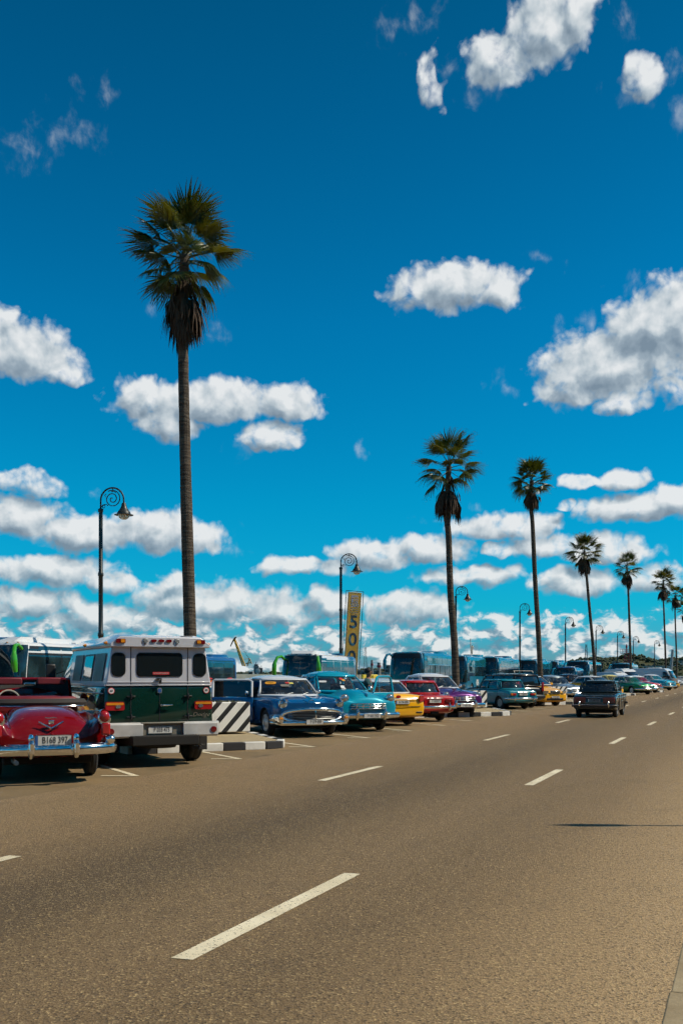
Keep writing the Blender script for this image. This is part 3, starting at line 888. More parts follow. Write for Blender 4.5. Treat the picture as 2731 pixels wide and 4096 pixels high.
FRONDS = [frond_mesh('frond', rnd, lp, r0, 34, sp, dr, M_frond) for lp, r0, sp, dr in ((.80, .84, 1.75, .12), (.70, .88, 1.6, .2), (.88, .78, 1.9, .08), (.75, .82, 1.5, .3))]
DEADF = [frond_mesh('hanging_frond', rnd, .85, .62, 26, .6, .25, M_dead, True) for _ in range(2)]
DEADS = [dead_mesh('dead_frond', rnd, L_, 22, wd) for L_, wd in ((1.55, .17), (1.35, .20), (1.75, .14))]

def palm(label, base_px, Z, trunk, crown_top, width, skirt_bot, seed, nf=34, nd=26, boot=1.0):
    """trunk: picture points (1568 wide) up the stem; crown_top, skirt_bot: picture heights; all taken at the distance Z."""
    rr = random.Random(seed)
    k = 1.74171
    base = at(base_px * k, Z)
    zz = lambda y: CAM_H + (HOR - y * k) * Z / FPX
    xx = lambda x: (x * k - CX) * Z / FPX
    root = empty('palm_tree', base)
    tag(root, label, 'palm tree', 'fan palms along the parking bays')
    pts = [(0, 0, -.05)] + [(xx(x) - base.x, (rr.random() - .5) * .1, zz(y)) for x, y in trunk]
    hx, hy, hz = pts[-1][0], pts[-1][1], zz(crown_top)
    s = width * k * Z / FPX / 2.9            # crown scale
    # smooth stem
    V = [Vector(p) for p in pts]
    fine = []
    for i in range(len(V) - 1):
        p0, p1, p2, p3 = V[max(i - 1, 0)], V[i], V[i + 1], V[min(i + 2, len(V) - 1)]
        for q in range(14):
            t = q / 14
            fine.append(.5 * ((2 * p1) + (p2 - p0) * t + (2 * p0 - 5 * p1 + 4 * p2 - p3) * t * t + (3 * p1 - p0 - 3 * p2 + p3) * t ** 3))
    fine.append(V[-1])
    hub_z = hz - 1.76 * s
    top = V[-1].copy(); top.z = hub_z - .05
    while fine[-1].z > hub_z - .4: fine.pop()
    fine.append(top)
    H = top.z
    rad = []
    for p in fine:
        q = max(0.0, p.z) / H
        rad.append((.166 - .052 * q + .04 * math.exp(-q * 22)) * (1 + rr.uniform(-.025, .025)))
    MB().tube(fine, rad, 14).obj('trunk', M_bark, root, ang=60)
    # live leaves: dense above, open to the sides, drooping below
    for i in range(nf):
        q = (i + .5) / nf
        elv = R(88 - 118 * q ** 1.05) + rr.uniform(-.13, .13)
        azm = i * 2.39996 + rr.uniform(-.3, .3)
        me = FRONDS[rr.randrange(4)]
        o = link('frond', me, root)
        sc = s * rr.uniform(.86, 1.1) * (1.0 if q < .75 else .92)
        M = Matrix.Rotation(azm, 4, 'Z') @ Matrix.Rotation(-elv, 4, 'Y') @ Matrix.Rotation(rr.uniform(-.5, .5), 4, 'X')
        o.matrix_local = Matrix.Translation((top.x, top.y, hub_z + .05 - .35 * s * q)) @ M @ Matrix.Diagonal((sc, sc, sc, 1))
    for i in range(int(7 * boot)):      # leaves just gone brown, hanging free of the skirt
        o = link('frond_withered', DEADF[i % 2], root)
        M = Matrix.Rotation(i * 2.1 + rr.uniform(-.4, .4), 4, 'Z') @ Matrix.Rotation(R(rr.uniform(48, 74)), 4, 'Y')
        o.matrix_local = Matrix.Translation((top.x, top.y, hub_z - .35 * s)) @ M @ Matrix.Diagonal((s, s, s, 1))
        o.name = 'withered_frond'
    # skirt of dead leaves
    zb = zz(skirt_bot)
    z_hi = hub_z - .55 * s
    for i in range(nd):
        q = (i + .5) / nd
        o = link('dead_frond', DEADS[rr.randrange(3)], root)
        sc = s * rr.uniform(.85, 1.1)
        z = z_hi + (zb + 1.62 * s - z_hi) * q
        M = Matrix.Rotation(i * 2.39996 + rr.uniform(-.3, .3), 4, 'Z') @ Matrix.Rotation(rr.uniform(-.22, .02), 4, 'Y')
        # follow the stem
        cx_ = min(fine, key=lambda p: abs(p.z - z))
        o.matrix_local = Matrix.Translation((cx_.x, cx_.y, z)) @ M @ Matrix.Diagonal((sc * 1.35, sc * 1.35, sc, 1))
    return root

PALMS = [
 ("tallest nearest fan palm rising behind the green and silver van", 442, 23.35, [(437, 1460), (430, 1220), (424, 1000), (421, 790), (424, 590)], 428, 252, 796, 11, 39, 28),
 ("fan palm leaning left between the first two teal coaches", 1049, 41.75, [(1043, 1480), (1034, 1360), (1030, 1240), (1026, 1180), (1030, 1060)], 974, 155, 1190, 12, 23, 22),
 ("bushy topped fan palm behind the yellow taxi with the chrome grille", 1243, 58.0, [(1236, 1470), (1228, 1330), (1222, 1200), (1218, 1160), (1220, 1090)], 1042, 98, 1167, 13, 34, 16),
 ("leaning fan palm in front of the coach with a red swoosh", 1368, 90.0, [(1361, 1490), (1353, 1400), (1345, 1310), (1341, 1270)], 1215, 82, 1308, 14, 28, 18),
 ("fan palm with a bulging brown skirt left of the white panel van", 1449, 119.0, [(1446, 1480), (1443, 1400), (1441, 1340), (1438, 1300)], 1261, 66, 1346, 15, 22, 18),
 ("fan palm standing behind the white panel van", 1529, 152.0, [(1526, 1480), (1524, 1420), (1522, 1370), (1522, 1340)], 1298, 58, 1378, 16, 26, 18),
 ("fan palm just right of the white panel van, crown touching its neighbour", 1553, 175.0, [(1552, 1500), (1550, 1440), (1549, 1390), (1550, 1365)], 1336, 50, 1392, 17, 24, 16),
 ("farthest fan palm, half cut by the edge of the picture", 1574, 200.0, [(1573, 1500), (1572, 1440), (1571, 1420), (1571, 1400)], 1370, 42, 1430, 18, 22, 14),
]
for a in PALMS:
    palm(*a)

# ------------------------------------------------------------------ street lamps
M_iron = plain('cast_iron', (.020, .026, .024), .42)
M_globe = mat('frosted_globe', lambda n: bsdf(n, (.62, .60, .50), .25, 0, .5, .5))
def make_lamp():
    root = empty('street_lamp')
    prof = [(.16, 0), (.16, .5), (.12, .56), (.105, 1.1), (.125, 1.13), (.125, 1.2), (.095, 1.24), (.09, 3.1), (.112, 3.13), (.112, 3.24), (.085, 3.28), (.082, 5.5),
            (.105, 5.53), (.105, 5.64), (.078, 5.68), (.075, 8.05), (.10, 8.08), (.10, 8.18), (.05, 8.2)]
    MB().lathe(prof, 14).obj('pole', M_iron, root)
    arc = [(0, 0, 8.15), (0, 0, 8.45)] + [(.46 - .46 * math.cos(a), 0, 8.52 + .48 * math.sin(a)) for a in [math.pi * i / 20 for i in range(21)]] + [(.93, 0, 8.38)]
    MB().tube(arc, .034, 8).obj('arm', M_iron, root)
    sp = []
    for i in range(44):
        a = -.2 + 4.2 * math.pi * i / 43 * 1.0
        r = .335 * (1 - i / 43) ** .8 + .02
        sp.append((.47 + r * math.cos(-a + 1.9) * .95, 0, 8.56 + r * math.sin(-a + 1.9)))
    b = MB(); b.tube(sp, .020, 6)
    b.tube([(.02, 0, 8.26), (.10, 0, 8.34), (.22, 0, 8.35), (.30, 0, 8.30)], .018, 6)
    b.tube([(.12 + .055 * math.cos(a), 0, 8.27 + .055 * math.sin(a)) for a in [i * .7 for i in range(9)]], .016, 6)
    b.tube([(.47, 0, 8.99), (.50, 0, 8.9), (.46, 0, 8.83), (.42, 0, 8.88)], .018, 6)
    b.tube([(.50, 0, 8.86), (.58, 0, 8.84), (.60, 0, 8.78)], .015, 6)
    b.tube([(.20, 0, 8.64), (.16, 0, 8.72), (.22, 0, 8.76)], .015, 6)
    b.obj('scroll', M_iron, root)
    MB().lathe([(.035, 8.40), (.07, 8.38), (.09, 8.33), (.10, 8.26), (.13, 8.18), (.185, 8.09), (.235, 8.02), (.25, 7.99), (.255, 7.95), (.36, 7.915), (.36, 7.905), (.24, 7.915), (.2, 7.95)], 20, Matrix.Translation((.93, 0, 0))).obj('lamp_shade', M_iron, root)
    MB().lathe([(.215, 7.92), (.21, 7.87), (.17, 7.79), (.10, 7.74), (.01, 7.725)], 18, Matrix.Translation((.93, 0, 0))).obj('globe', M_globe, root)
    return root
lamp0 = make_lamp()
LAMP_TXT = ["tallest looking lamp, beside the nearest palm trunk and above the white coach", "lamp beside the leaning anniversary banner", "lamp close behind the second palm's trunk",
            "lamp left of the third palm, above the parked teal coaches", "lamp left of the fourth, leaning palm", "lamp right behind the leaning fourth palm", "lamp left of the red lattice beacon", "lamp right beside the red lattice beacon", "smallest and farthest lamp, above the white panel van"]
LAMPS = [(404, 38.7), (1363, 59.5), (1822, 81), (2078, 100), (2260, 123), (2382, 143), (2468, 161), (2531, 182), (2616, 203)]
for i, (px, Z) in enumerate(LAMPS):
    o = lamp0 if i == 0 else copy_tree(lamp0)
    o.location = at(px, Z)
    o.rotation_euler = (0, 0, R(-8) + (i % 3 - 1) * .05)
    o.scale = (1.05, 1.05, 1)
    tag(o, "black iron " + LAMP_TXT[i], 'street lamp', 'curled street lamps along the quay')

# slender pole on the near pavement, outside the picture, whose shadow crosses the road
o = MB().tube([(0, 0, 0), (0, 0, 3.5), (0, 0, 5.0), (0, 0, 5.15), (0, 0, 5.6), (0, 0, 5.9)], [.035, .028, .024, .075, .085, .012], 8).obj('flag_pole', steel)
tp = gnd(2190, 3300)
o.location = (tp.x + 5.9 / math.tan(SUN_EL) * math.sin(SUN_AZ), tp.y + 5.9 / math.tan(SUN_EL) * math.cos(SUN_AZ), 0)
tag(o, "thin bare pole on the near pavement whose shadow lies on the road", 'pole')

# ------------------------------------------------------------------ leaning anniversary banner
M_gold = mat('banner_gold', lambda n: bsdf(n, n.mix(n.step(n.noise(objc(n), 2.2, 4), .3, .7), (.52, .30, .03), (.60, .36, .06)), .55))
M_goldt = plain('banner_silver', (.34, .36, .44), .6)
def digit_mat(n):
    p = objc(n); x, y, z = n.sep(p)
    k = n.step(n.m('SINE', n.m('MULTIPLY', n.m('ADD', n.m('MULTIPLY', x, 1.4), n.m('MULTIPLY', z, .8)), 7)), .2, .7)
    return bsdf(n, n.mix(k, (.012, .040, .065), (.03, .17, .26)), .6)
M_digit = mat('banner_blue', digit_mat)
Zs = 62.0
sr = empty('anniversary_banner', at(1395, Zs), 0)
sr.rotation_euler = (0, R(3.3), R(13))
hs = CAM_H + (HOR - 2362) * Zs / FPX
tag(sr, "tall leaning gold banner reading 500 beside the lamp behind the white coach", 'banner')
wS = 1.12
MB().box((0, 0, hs / 2 + .55), (.86, .05, hs - 1.3)).obj('banner_panel', M_gold, sr)
b = MB()
for x in (-wS / 2, -wS / 2 + .14, wS / 2): b.box((x, .03, hs / 2), (.035, .035, hs))
for z in (hs, hs * .55, .4): b.box((0, .03, z - .02), (wS, .03, .035))
b.obj('frame', M_iron, sr)
b = MB()
for x in (-.38, .38): b.box((x, -.028, hs / 2 + .55), (.012, .006, hs - 1.4))
b.box((0, -.028, hs - .16), (.77, .006, .012))
b.obj('border_line', M_goldt, sr)
fr = lambda z: ((1, 0, 0), (0, 0, 1), (0.02, -.030, z))
b = MB(); b.box((.0, -.029, hs - .52), (.46, .006, .46)); b.obj('emblem', M_goldt, sr)
b = MB(); b.prism([(-.2, .04), (.2, .04), (.2, .0), (-.2, .0)], 0, .004, basis((1, 0, 0), (0, 0, 1), (0, -.033, hs - .50)))
b.prism([(-.15, .05), (.17, .12), (.2, .05)], 0, .004, basis((1, 0, 0), (0, 0, 1), (0, -.033, hs - .50)))
for i in range(3):
    b.prism([(-.06 + i * .09, -.2), (-.02 + i * .09, -.2), (-.02 + i * .09, -.03), (-.06 + i * .09, -.03)], 0, .004, basis((1, 0, 0), (0, 0, 1), (0, -.033, hs - .50)))
b.obj('emblem_drawing', M_gold, sr)
text('banner_heading', '500', .36, M_goldt, sr, *fr(hs - .93), bold=.02)
for i, tx in enumerate(('ANIVERSARIO', 'SAN CRISTÓBAL', 'DE LA HABANA', '1519 - 2019')):
    text('banner_line', tx, .085, M_goldt, sr, *fr(hs - 1.13 - i * .115))
for i, ch in enumerate('500'):
    text('banner_digit', ch, 1.14, M_digit, sr, (1, 0, 0), (0, 0, 1), (0.02, -.030, hs - 2.02 - i * 1.12), bold=.02, sx=1.0)
# ------------------------------------------------------------------ vehicles: shared builders
def wheel_meshes(Rw, w, style):
    key = (Rw, w, style)
    if key in wheel_meshes.c: return wheel_meshes.c[key]
    T = Matrix.Rotation(R(-90), 4, 'X')        # lathe axis z -> +y (outer face at +y)
    r0 = Rw * .62
    b = MB()
    b.lathe([(r0, -w / 2 + .02), (Rw * .86, -w / 2), (Rw * .975, -w / 2 + .025), (Rw, -w / 4), (Rw, -w / 4 + .012), (Rw * .985, -w / 4 + .018), (Rw * .985, -w/4+.03), (Rw, -w / 4 + .036), (Rw, w / 4 - .012), (Rw * .985, w / 4 - .006), (Rw * .985, w / 4 + .006), (Rw, w / 4 + .012),
             (Rw * .975, w / 2 - .025), (Rw * .86, w / 2), (r0, w / 2 - .02), (r0 * .98, 0)], 26, T)
    tm = b.mesh('wheel', rubber, True, 50)
    b = MB()
    if style == 'cap':
        b.lathe([(r0 * 1.02, w / 2 - .03), (r0 * 1.03, w / 2 - .008), (r0 * .93, w / 2 - .004), (r0 * .88, w / 2 - .022), (r0 * .62, w / 2 - .026), (r0 * .58, w / 2 - .006), (r0 * .45, w / 2 + .012), (.004, w / 2 + .02)], 24, T)
        rm = b.mesh('rim', plain('bright_rim', (.66, .66, .64), .28, .35), True, 40)
    elif style == 'steel':
        b.lathe([(r0 * 1.02, w / 2 - .02), (r0 * .9, w / 2 - .01), (r0 * .82, w / 2 - .06), (r0 * .4, w / 2 - .045), (r0 * .34, w / 2 - .01), (.004, w / 2)], 20, T)
        rm = b.mesh('rim', steel, True, 40)
    else:
        b.lathe([(r0 * 1.03, w / 2 - .02), (r0 * .96, w / 2 - .006), (r0 * .90, w / 2 - .05), (r0 * .3, w / 2 - .06), (.004, w / 2 - .06)], 20, T)
        for k in range(5):
            b.box((r0 * .55, 0, w / 2 - .03), (r0 * .85, r0 * .22, .03), T @ Matrix.Rotation(k * 2 * math.pi / 5, 4, 'Z'))
        rm = b.mesh('rim', steel, True, 40)
    wheel_meshes.c[key] = (tm, rm)
    return tm, rm
wheel_meshes.c = {}
def wheels(root, fx, rx, ty, Rw, w, style, steer=0.0):
    tm, rm = wheel_meshes(Rw, w, style)
    for x in (fx, rx):
        for s in (1, -1):
            o = link('wheel', tm, root, loc=(x, s * ty, Rw), rot=(0, 0, (0 if s > 0 else math.pi) + (steer if x == fx else 0)))
            link('rim', rm, o)

PROF = {
 'round': lambda w, zc, zf, val, zb: [(0, zc), (.34 * w, zc - .008), (.56 * w, min(zc, zf) - val), (.68 * w, zf - val * .35), (.84 * w, zf), (.955 * w, zf - .075), (w, zf - .24), (w * .985, zb + (zf - zb) * .36), (w * .965, zb + .07), (w * .90, zb), (0, zb)],
 'deck': lambda w, zc, zf, val, zb: [(0, zc), (.38 * w, zc - .012), (.60 * w, zc - .05 - (zc - .6) * .06), (.70 * w, min(zc, zf) - .02 - val), (.82 * w, zf - .012), (.93 * w, zf - .04), (w, zf - .20), (w * .985, zb + (zf - zb) * .36), (w * .965, zb + .07), (w * .90, zb), (0, zb)],
 'box': lambda w, zc, zf, val, zb: [(0, zc), (.5 * w, zc - .006), (.80 * w, zf - .012), (.93 * w, zf - .018), (.975 * w, zf - .045), (.995 * w, zf - .12), (w, zb + (zf - zb) * .55), (w * .99, zb + (zf - zb) * .30), (w * .965, zb + .05), (w * .92, zb), (0, zb)],
}
def body(root, name, m, stations, prof, arches=(), Ra=.36, sub=2, ty=.74, cut_w=.34):
    """Lofted body: stations (x, z centre, z fender, half width, z bottom, valley); wheel openings are cut out of it."""
    f = PROF[prof]; rings = []
    for (x, zc, zf, w, zb, *v) in stations:
        h = f(w, zc, zf, v[0] if v else 0.0, zb)
        ring = [(x, y, z) for y, z in h] + [(x, -y, z) for y, z in h[-2:0:-1]]
        rings.append(ring)
    n = len(rings[0]); N = len(h)
    b = MB(); b.loft(rings, False, False)
    for base_i, flip in ((0, True), ((len(rings) - 1) * n, False)):
        for i in range(N - 1):
            a, c = base_i + i, base_i + i + 1
            a2, c2 = base_i + (n - i) % n, base_i + (n - i - 1) % n
            q = (a, c, c2, a2)
            q = tuple(dict.fromkeys(q))
            if len(q) >= 3: b.f.append(q if flip else q[::-1])
    me = b.mesh(name, [m, under], True, 60)
    o = link(name, me, root, sub=sub)
    if arches:
        bake(o)
        bm = bmesh.new(); bm.from_mesh(o.data)
        bmesh.ops.remove_doubles(bm, verts=bm.verts, dist=1e-5)
        bmesh.ops.dissolve_degenerate(bm, edges=bm.edges, dist=1e-5)
        bmesh.ops.recalc_face_normals(bm, faces=bm.faces)
        if bm.calc_volume(signed=True) < 0:
            bmesh.ops.reverse_faces(bm, faces=bm.faces)
        bm.to_mesh(o.data); bm.free()
    if arches:
        cb = MB()
        for x, zc_ in arches:
            for s in (1, -1):
                T = Matrix.Translation((x, s * (ty + .06), zc_)) @ Matrix.Rotation(R(90), 4, 'X')
                cb.lathe([(Ra, -cut_w / 2 - .1), (Ra, cut_w / 2 + .1)], 28, T)
        c = cb.obj('cutter', [under], None, smooth=False)
        c.data.materials.clear(); c.data.materials.append(under)
        md = o.modifiers.new('cut', 'BOOLEAN'); md.object = c; md.operation = 'DIFFERENCE'; md.solver = 'EXACT'; md.material_mode = 'TRANSFER'; md.use_self = True
        bpy.context.view_layer.update()
        bake(o)
        bpy.data.objects.remove(c)
        o.data.set_sharp_from_angle(angle=R(55))
    return o

def greenhouse(root, g, m_body, m_roof, gl=None, interior=True, skip=(), sub_frame=.028):
    """Cabin above the belt line: pillars and window frames, panes, roof.
    g: zb, zt, F/A/B/C/Rr on the belt and at the roof: xF, (xA,yA), xB, (xC,yC), xR and the same with t."""
    gl = gl or glass
    zb, zt, pw = g['zb'], g['zt'], g.get('pw', 2.4)
    (xA, yA), (xC, yC) = g['A'], g['C']; (xAt, yAt), (xCt, yCt) = g['At'], g['Ct']
    xF, xFt, xR, xRt, xB, xBt = g['F'], g['Ft'], g['R'], g['Rt'], g['B'], g.get('Bt', g['B'])
    zbr = g.get('zbr', zb)                  # belt height at the back window
    bl = g.get('bulge', .03)
    def wind(u, v):
        b_ = Vector((xA + (xF - xA) * (1 - abs(u) ** pw), u * yA, zb)); t_ = Vector((xAt + (xFt - xAt) * (1 - abs(u) ** pw), u * yAt, zt))
        p = b_.lerp(t_, v); p.x += bl * math.sin(math.pi * v); p.z += .0
        return p
    def rear(u, v):
        b_ = Vector((xC + (xR - xC) * (1 - abs(u) ** pw), u * yC, zbr)); t_ = Vector((xCt + (xRt - xCt) * (1 - abs(u) ** pw), u * yCt, zt))
        p = b_.lerp(t_, v); p.x -= bl * math.sin(math.pi * v)
        return p
    def yb(x, top): 
        if top: t = (x - xAt) / (xCt - xAt); return lerp(yAt, yCt, t) + .02 * math.sin(math.pi * t)
        t = (x - xA) / (xC - xA); return lerp(yA, yC, t) + .02 * math.sin(math.pi * t)
    def side(s, x0, x0t, x1, x1t):
        def f(u, v):
            xb_, xt_ = lerp(x0, x1, u), lerp(x0t, x1t, u)
            zz = lerp(zb, zbr, max(0, min(1, (xb_ - xA) / (xC - xA))) ** 2)
            p = Vector((xb_, s * yb(xb_, False), zz)).lerp(Vector((xt_, s * yb(xt_, True), zt)), v)
            p.y += s * .025 * math.sin(math.pi * v)
            return p
        return f
    fb = MB()
    def framed(f, u0, u1, mu0, mu1, mv0, mv1, nm, nu=10, nv=4, pane=True):
        a, c = u0 + mu0, u1 - mu1
        for (p0, p1, q0, q1, n1, n2) in ((u0, u1, 0, mv0, nu, 1), (u0, u1, 1 - mv1, 1, nu, 1), (u0, a, mv0, 1 - mv1, 1, nv), (c, u1, mv0, 1 - mv1, 1, nv)):
            if p1 - p0 > 1e-4 and q1 - q0 > 1e-4:
                fb.grid(lambda i, j: f(lerp(p0, p1, i), lerp(q0, q1, j)), n1, n2)
        if pane:
            cen = Vector(((xA + xC) / 2, 0, (zb + zt) / 2))
            gb = MB()
            def ins(i, j):
                p = f(lerp(a - .004, c + .004, i), lerp(mv0 - .006, 1 - mv1 + .006, j))
                d = (cen - p).normalized()
                return p + d * .012
            gb.grid(ins, nu, nv)
            gb.obj(nm, gl, root)
    mt = g.get('mt', .10); mbm = g.get('mb', .10)
    if 'wind' not in skip: framed(wind, -1, 1, .045, .045, mbm, mt, 'windscreen', 14)
    if 'rear' not in skip: framed(rear, -1, 1, g.get('rm', .10), g.get('rm', .10), g.get('rmb', .16), .16, 'rear_window', 12)
    L_ = abs(xA - xC)
    for s in (1, -1):
        segs = g.get('segs') or [(xA, xAt, xB, xBt, .07, .04), (xB, xBt, xC, xCt, .04, g.get('cp', .22))]
        for i, (x0, x0t, x1, x1t, m0, m1) in enumerate(segs):
            if ('side', s, i) in skip: continue
            framed(side(s, x0, x0t, x1, x1t), 0, 1, m0, m1, .10, .13, 'side_window', 6)
    fb.obj('window_frame', m_body if g.get('frame_body') else m_roof, root, solid=-sub_frame, ang=60)
    cr = g.get('crown', .09)
    def roof(u, v):
        y = lerp(-1, 1, v)
        xf = xAt + (xFt - xAt) * (1 - abs(y) ** pw); xr = xCt + (xRt - xCt) * (1 - abs(y) ** pw)
        x = lerp(xf, xr, u)
        ww = lerp(yAt, yCt, max(0, min(1, (x - xAt) / (xCt - xAt)))) + .02 * math.sin(math.pi * u)
        return Vector((x, y * ww, zt + cr * (1 - abs(y) ** 2.6) ** .8 * (1 - abs(2 * u - 1) ** 3.2) ** .8))
    rb = MB(); rb.grid(roof, 14, 14)
    rb.obj('roof', m_roof, root, solid=.03, ang=70)
    # drip rail round the roof
    db = MB()
    ring = [roof(0, j / 10) for j in range(11)] + [roof(i / 8, 1) for i in range(1, 9)] + [roof(1, 1 - j / 10) for j in range(1, 11)] + [roof(1 - i / 8, 0) for i in range(1, 9)]
    db.tube(ring, .011, 6)
    db.obj('drip_rail', g.get('rail', m_roof), root)
    if interior:
        ib = MB()
        zi = min(zb, zbr) + .006
        yy = min(yA, yC) - .05
        ib.box(((xA + xC) / 2, 0, zi + .02), (abs(xA - xC) - .1, 2 * yy, .04))
        ib.obj('cabin_floor', darkin, root, smooth=False)
        for sx in (lerp(xA, xC, .42), lerp(xA, xC, .86)):
            for s in (.5, -.5):
                q = MB(); q.box((sx, s * yy, zi + .10), (.15, yy * .82, .26))
                if g.get('heads'): q.box((sx - .02, s * yy, zi + .30), (.10, .26, .18))
                q.obj('seat', g.get('seat', darkin), root, bev=.05)
        st = MB(); st.tube([(xA - .28 + .05 * math.sin(a), .5 * yy + .19 * math.cos(a), zi + .06 + .19 * math.sin(a)) for a in [i * math.pi / 8 for i in range(17)]], .014, 6)
        st.obj('steering_wheel', blackm, root)
    return dict(wind=wind, rear=rear, side=side, roof=roof)

def bumper(root, path, h, d, m=None, name='bumper', z=None):
    prof = [(-d * .2, -h / 2), (d * .55, -h * .46), (d * .9, -h * .2), (d, .05 * h), (d * .85, h * .28), (d * .4, h * .47), (-d * .2, h / 2)]
    return MB().sweep(path, prof).obj(name, m or chrome, root)
def guard(root, x, y, z0, z1, sgn, w=.09, m=None):
    b = MB(); b.tube([(x - sgn * .02, y, z0), (x + sgn * .05, y, z0 + (z1 - z0) * .3), (x + sgn * .055, y, z0 + (z1 - z0) * .7), (x - sgn * .01, y, z1)], [w * .42, w * .55, w * .55, w * .4], 10)
    return b.obj('bumper_guard', m or chrome, root)
def plate(root, x, y, z, sgn, txt, w=.52, h=.12, blue=False, tilt=0.0, m=None):
    """Number plate facing forward (sgn 1) or back (sgn -1)."""
    o = MB().box((x, y, z), (.014, w, h)).obj('license_plate', m or plate_m, root, bev=.004)
    s = h * .86
    right, up_ = ((0, 1, 0), (0, 0, 1)) if sgn > 0 else ((0, -1, 0), (0, 0, 1))
    off = -.02 * sgn * -1
    text('plate_lettering', txt, s, ink, o, right, up_, (x + sgn * .009, y + (.022 if sgn > 0 else -.022), z - .001), .0012, bold=.006, sx=.80 * min(1.0, w * .80 / (len(txt) * s * .44)))
    e = MB().box((x + sgn * .0075, y - sgn * w * .455, z), (.003, w * .075, h * .92)).obj('plate_band', blueink if blue else plate_m, o, smooth=False)
    f = MB()
    for (yy, zz, dy, dz) in ((0, h / 2 - .003, w, .006), (0, -h / 2 + .003, w, .006), (w / 2 - .003, 0, .006, h), (-w / 2 + .003, 0, .006, h)):
        f.box((x + sgn * .008, y + yy, z + zz), (.003, dy, dz))
    f.obj('plate_edge', ink, o, smooth=False)
    return o
def round_lamp(root, name, x, y, z, r, sgn, lens, ring=None, depth=.06, tilt=0.0):
    T = Matrix.Translation((x, y, z)) @ Matrix.Rotation(R(90 * sgn), 4, 'Y') @ Matrix.Rotation(tilt, 4, 'X')
    o = MB().lathe([(r * 1.0, -depth * 2), (r * 1.22, -depth), (r * 1.25, -.01), (r * 1.16, .014), (r * 1.02, .010)], 22, T).obj(name, ring or chrome, root)
    MB().lathe([(r * 1.03, .006), (r * .9, .022), (r * .55, .038), (.004, .044)], 20, T).obj('lens', lens, o)
    return o
def block(root, name, c, d, m, bev=.01, parent=None):
    return MB().box(c, d).obj(name, m, parent or root, bev=bev)
def mirror(root, x, y, z, s, m=None, r=.07):
    b = MB(); b.tube([(x - .05, y, z - .14), (x - .02, y + s * .06, z - .05), (x, y + s * .10, z)], .012, 6)
    b.lathe([(.006, .06), (r * .6, .045), (r, 0), (r * .97, -.01)], 14, Matrix.Translation((x, y + s * .12, z)) @ Matrix.Rotation(R(90), 4, 'Y'))
    return b.obj('wing_mirror', m or chrome, root)
def wipers(root, W_, y0s=(-.42, .12), m=None):
    b = MB()
    for y in y0s:
        u = y
        p = [W_(u, .02) + Vector((.02, 0, .0)), W_(u + .22, .16) + Vector((.03, 0, 0)), W_(u + .40, .22) + Vector((.028, 0, 0))]
        b.tube(p, .009, 5)
    return b.obj('wiper', m or steel, root)
def side_trim(root, pts, m=None, r=.014, name='side_trim'):
    b = MB()
    for s in (1, -1):
        b.tube([(x, s * y, z) for x, y, z in pts], r, 6)
    return b.obj(name, m or chrome, root)
def handle(root, x, y, z, s, m=None):
    return MB().tube([(x - .07, s * y, z), (x - .06, s * (y + .03), z), (x + .06, s * (y + .03), z), (x + .07, s * y, z)], .011, 6).obj('door_handle', m or chrome, root)
def seams(root, xs, y, z0, z1, m=None):
    b = MB()
    for x in xs:
        for s in (1, -1):
            b.tube([(x, s * y, z0), (x, s * (y + .004), (z0 + z1) / 2), (x, s * (y - .01), z1)], .006, 4)
    return b.obj('door_seam', m or blackm, root)

def place(root, local, pix, head):
    """Set the thing so that its ground point `local` falls on the ground point seen at `pix`, nose towards head (degrees from +Y, clockwise)."""
    g_ = gnd(*pix) if pix[1] > 1000 else at(pix[0], pix[1])
    rz = R(90 - head)
    c, s = math.cos(rz), math.sin(rz)
    root.location = (g_.x - (c * local[0] - s * local[1]), g_.y - (s * local[0] + c * local[1]), 0)
    root.rotation_euler = (0, 0, rz)

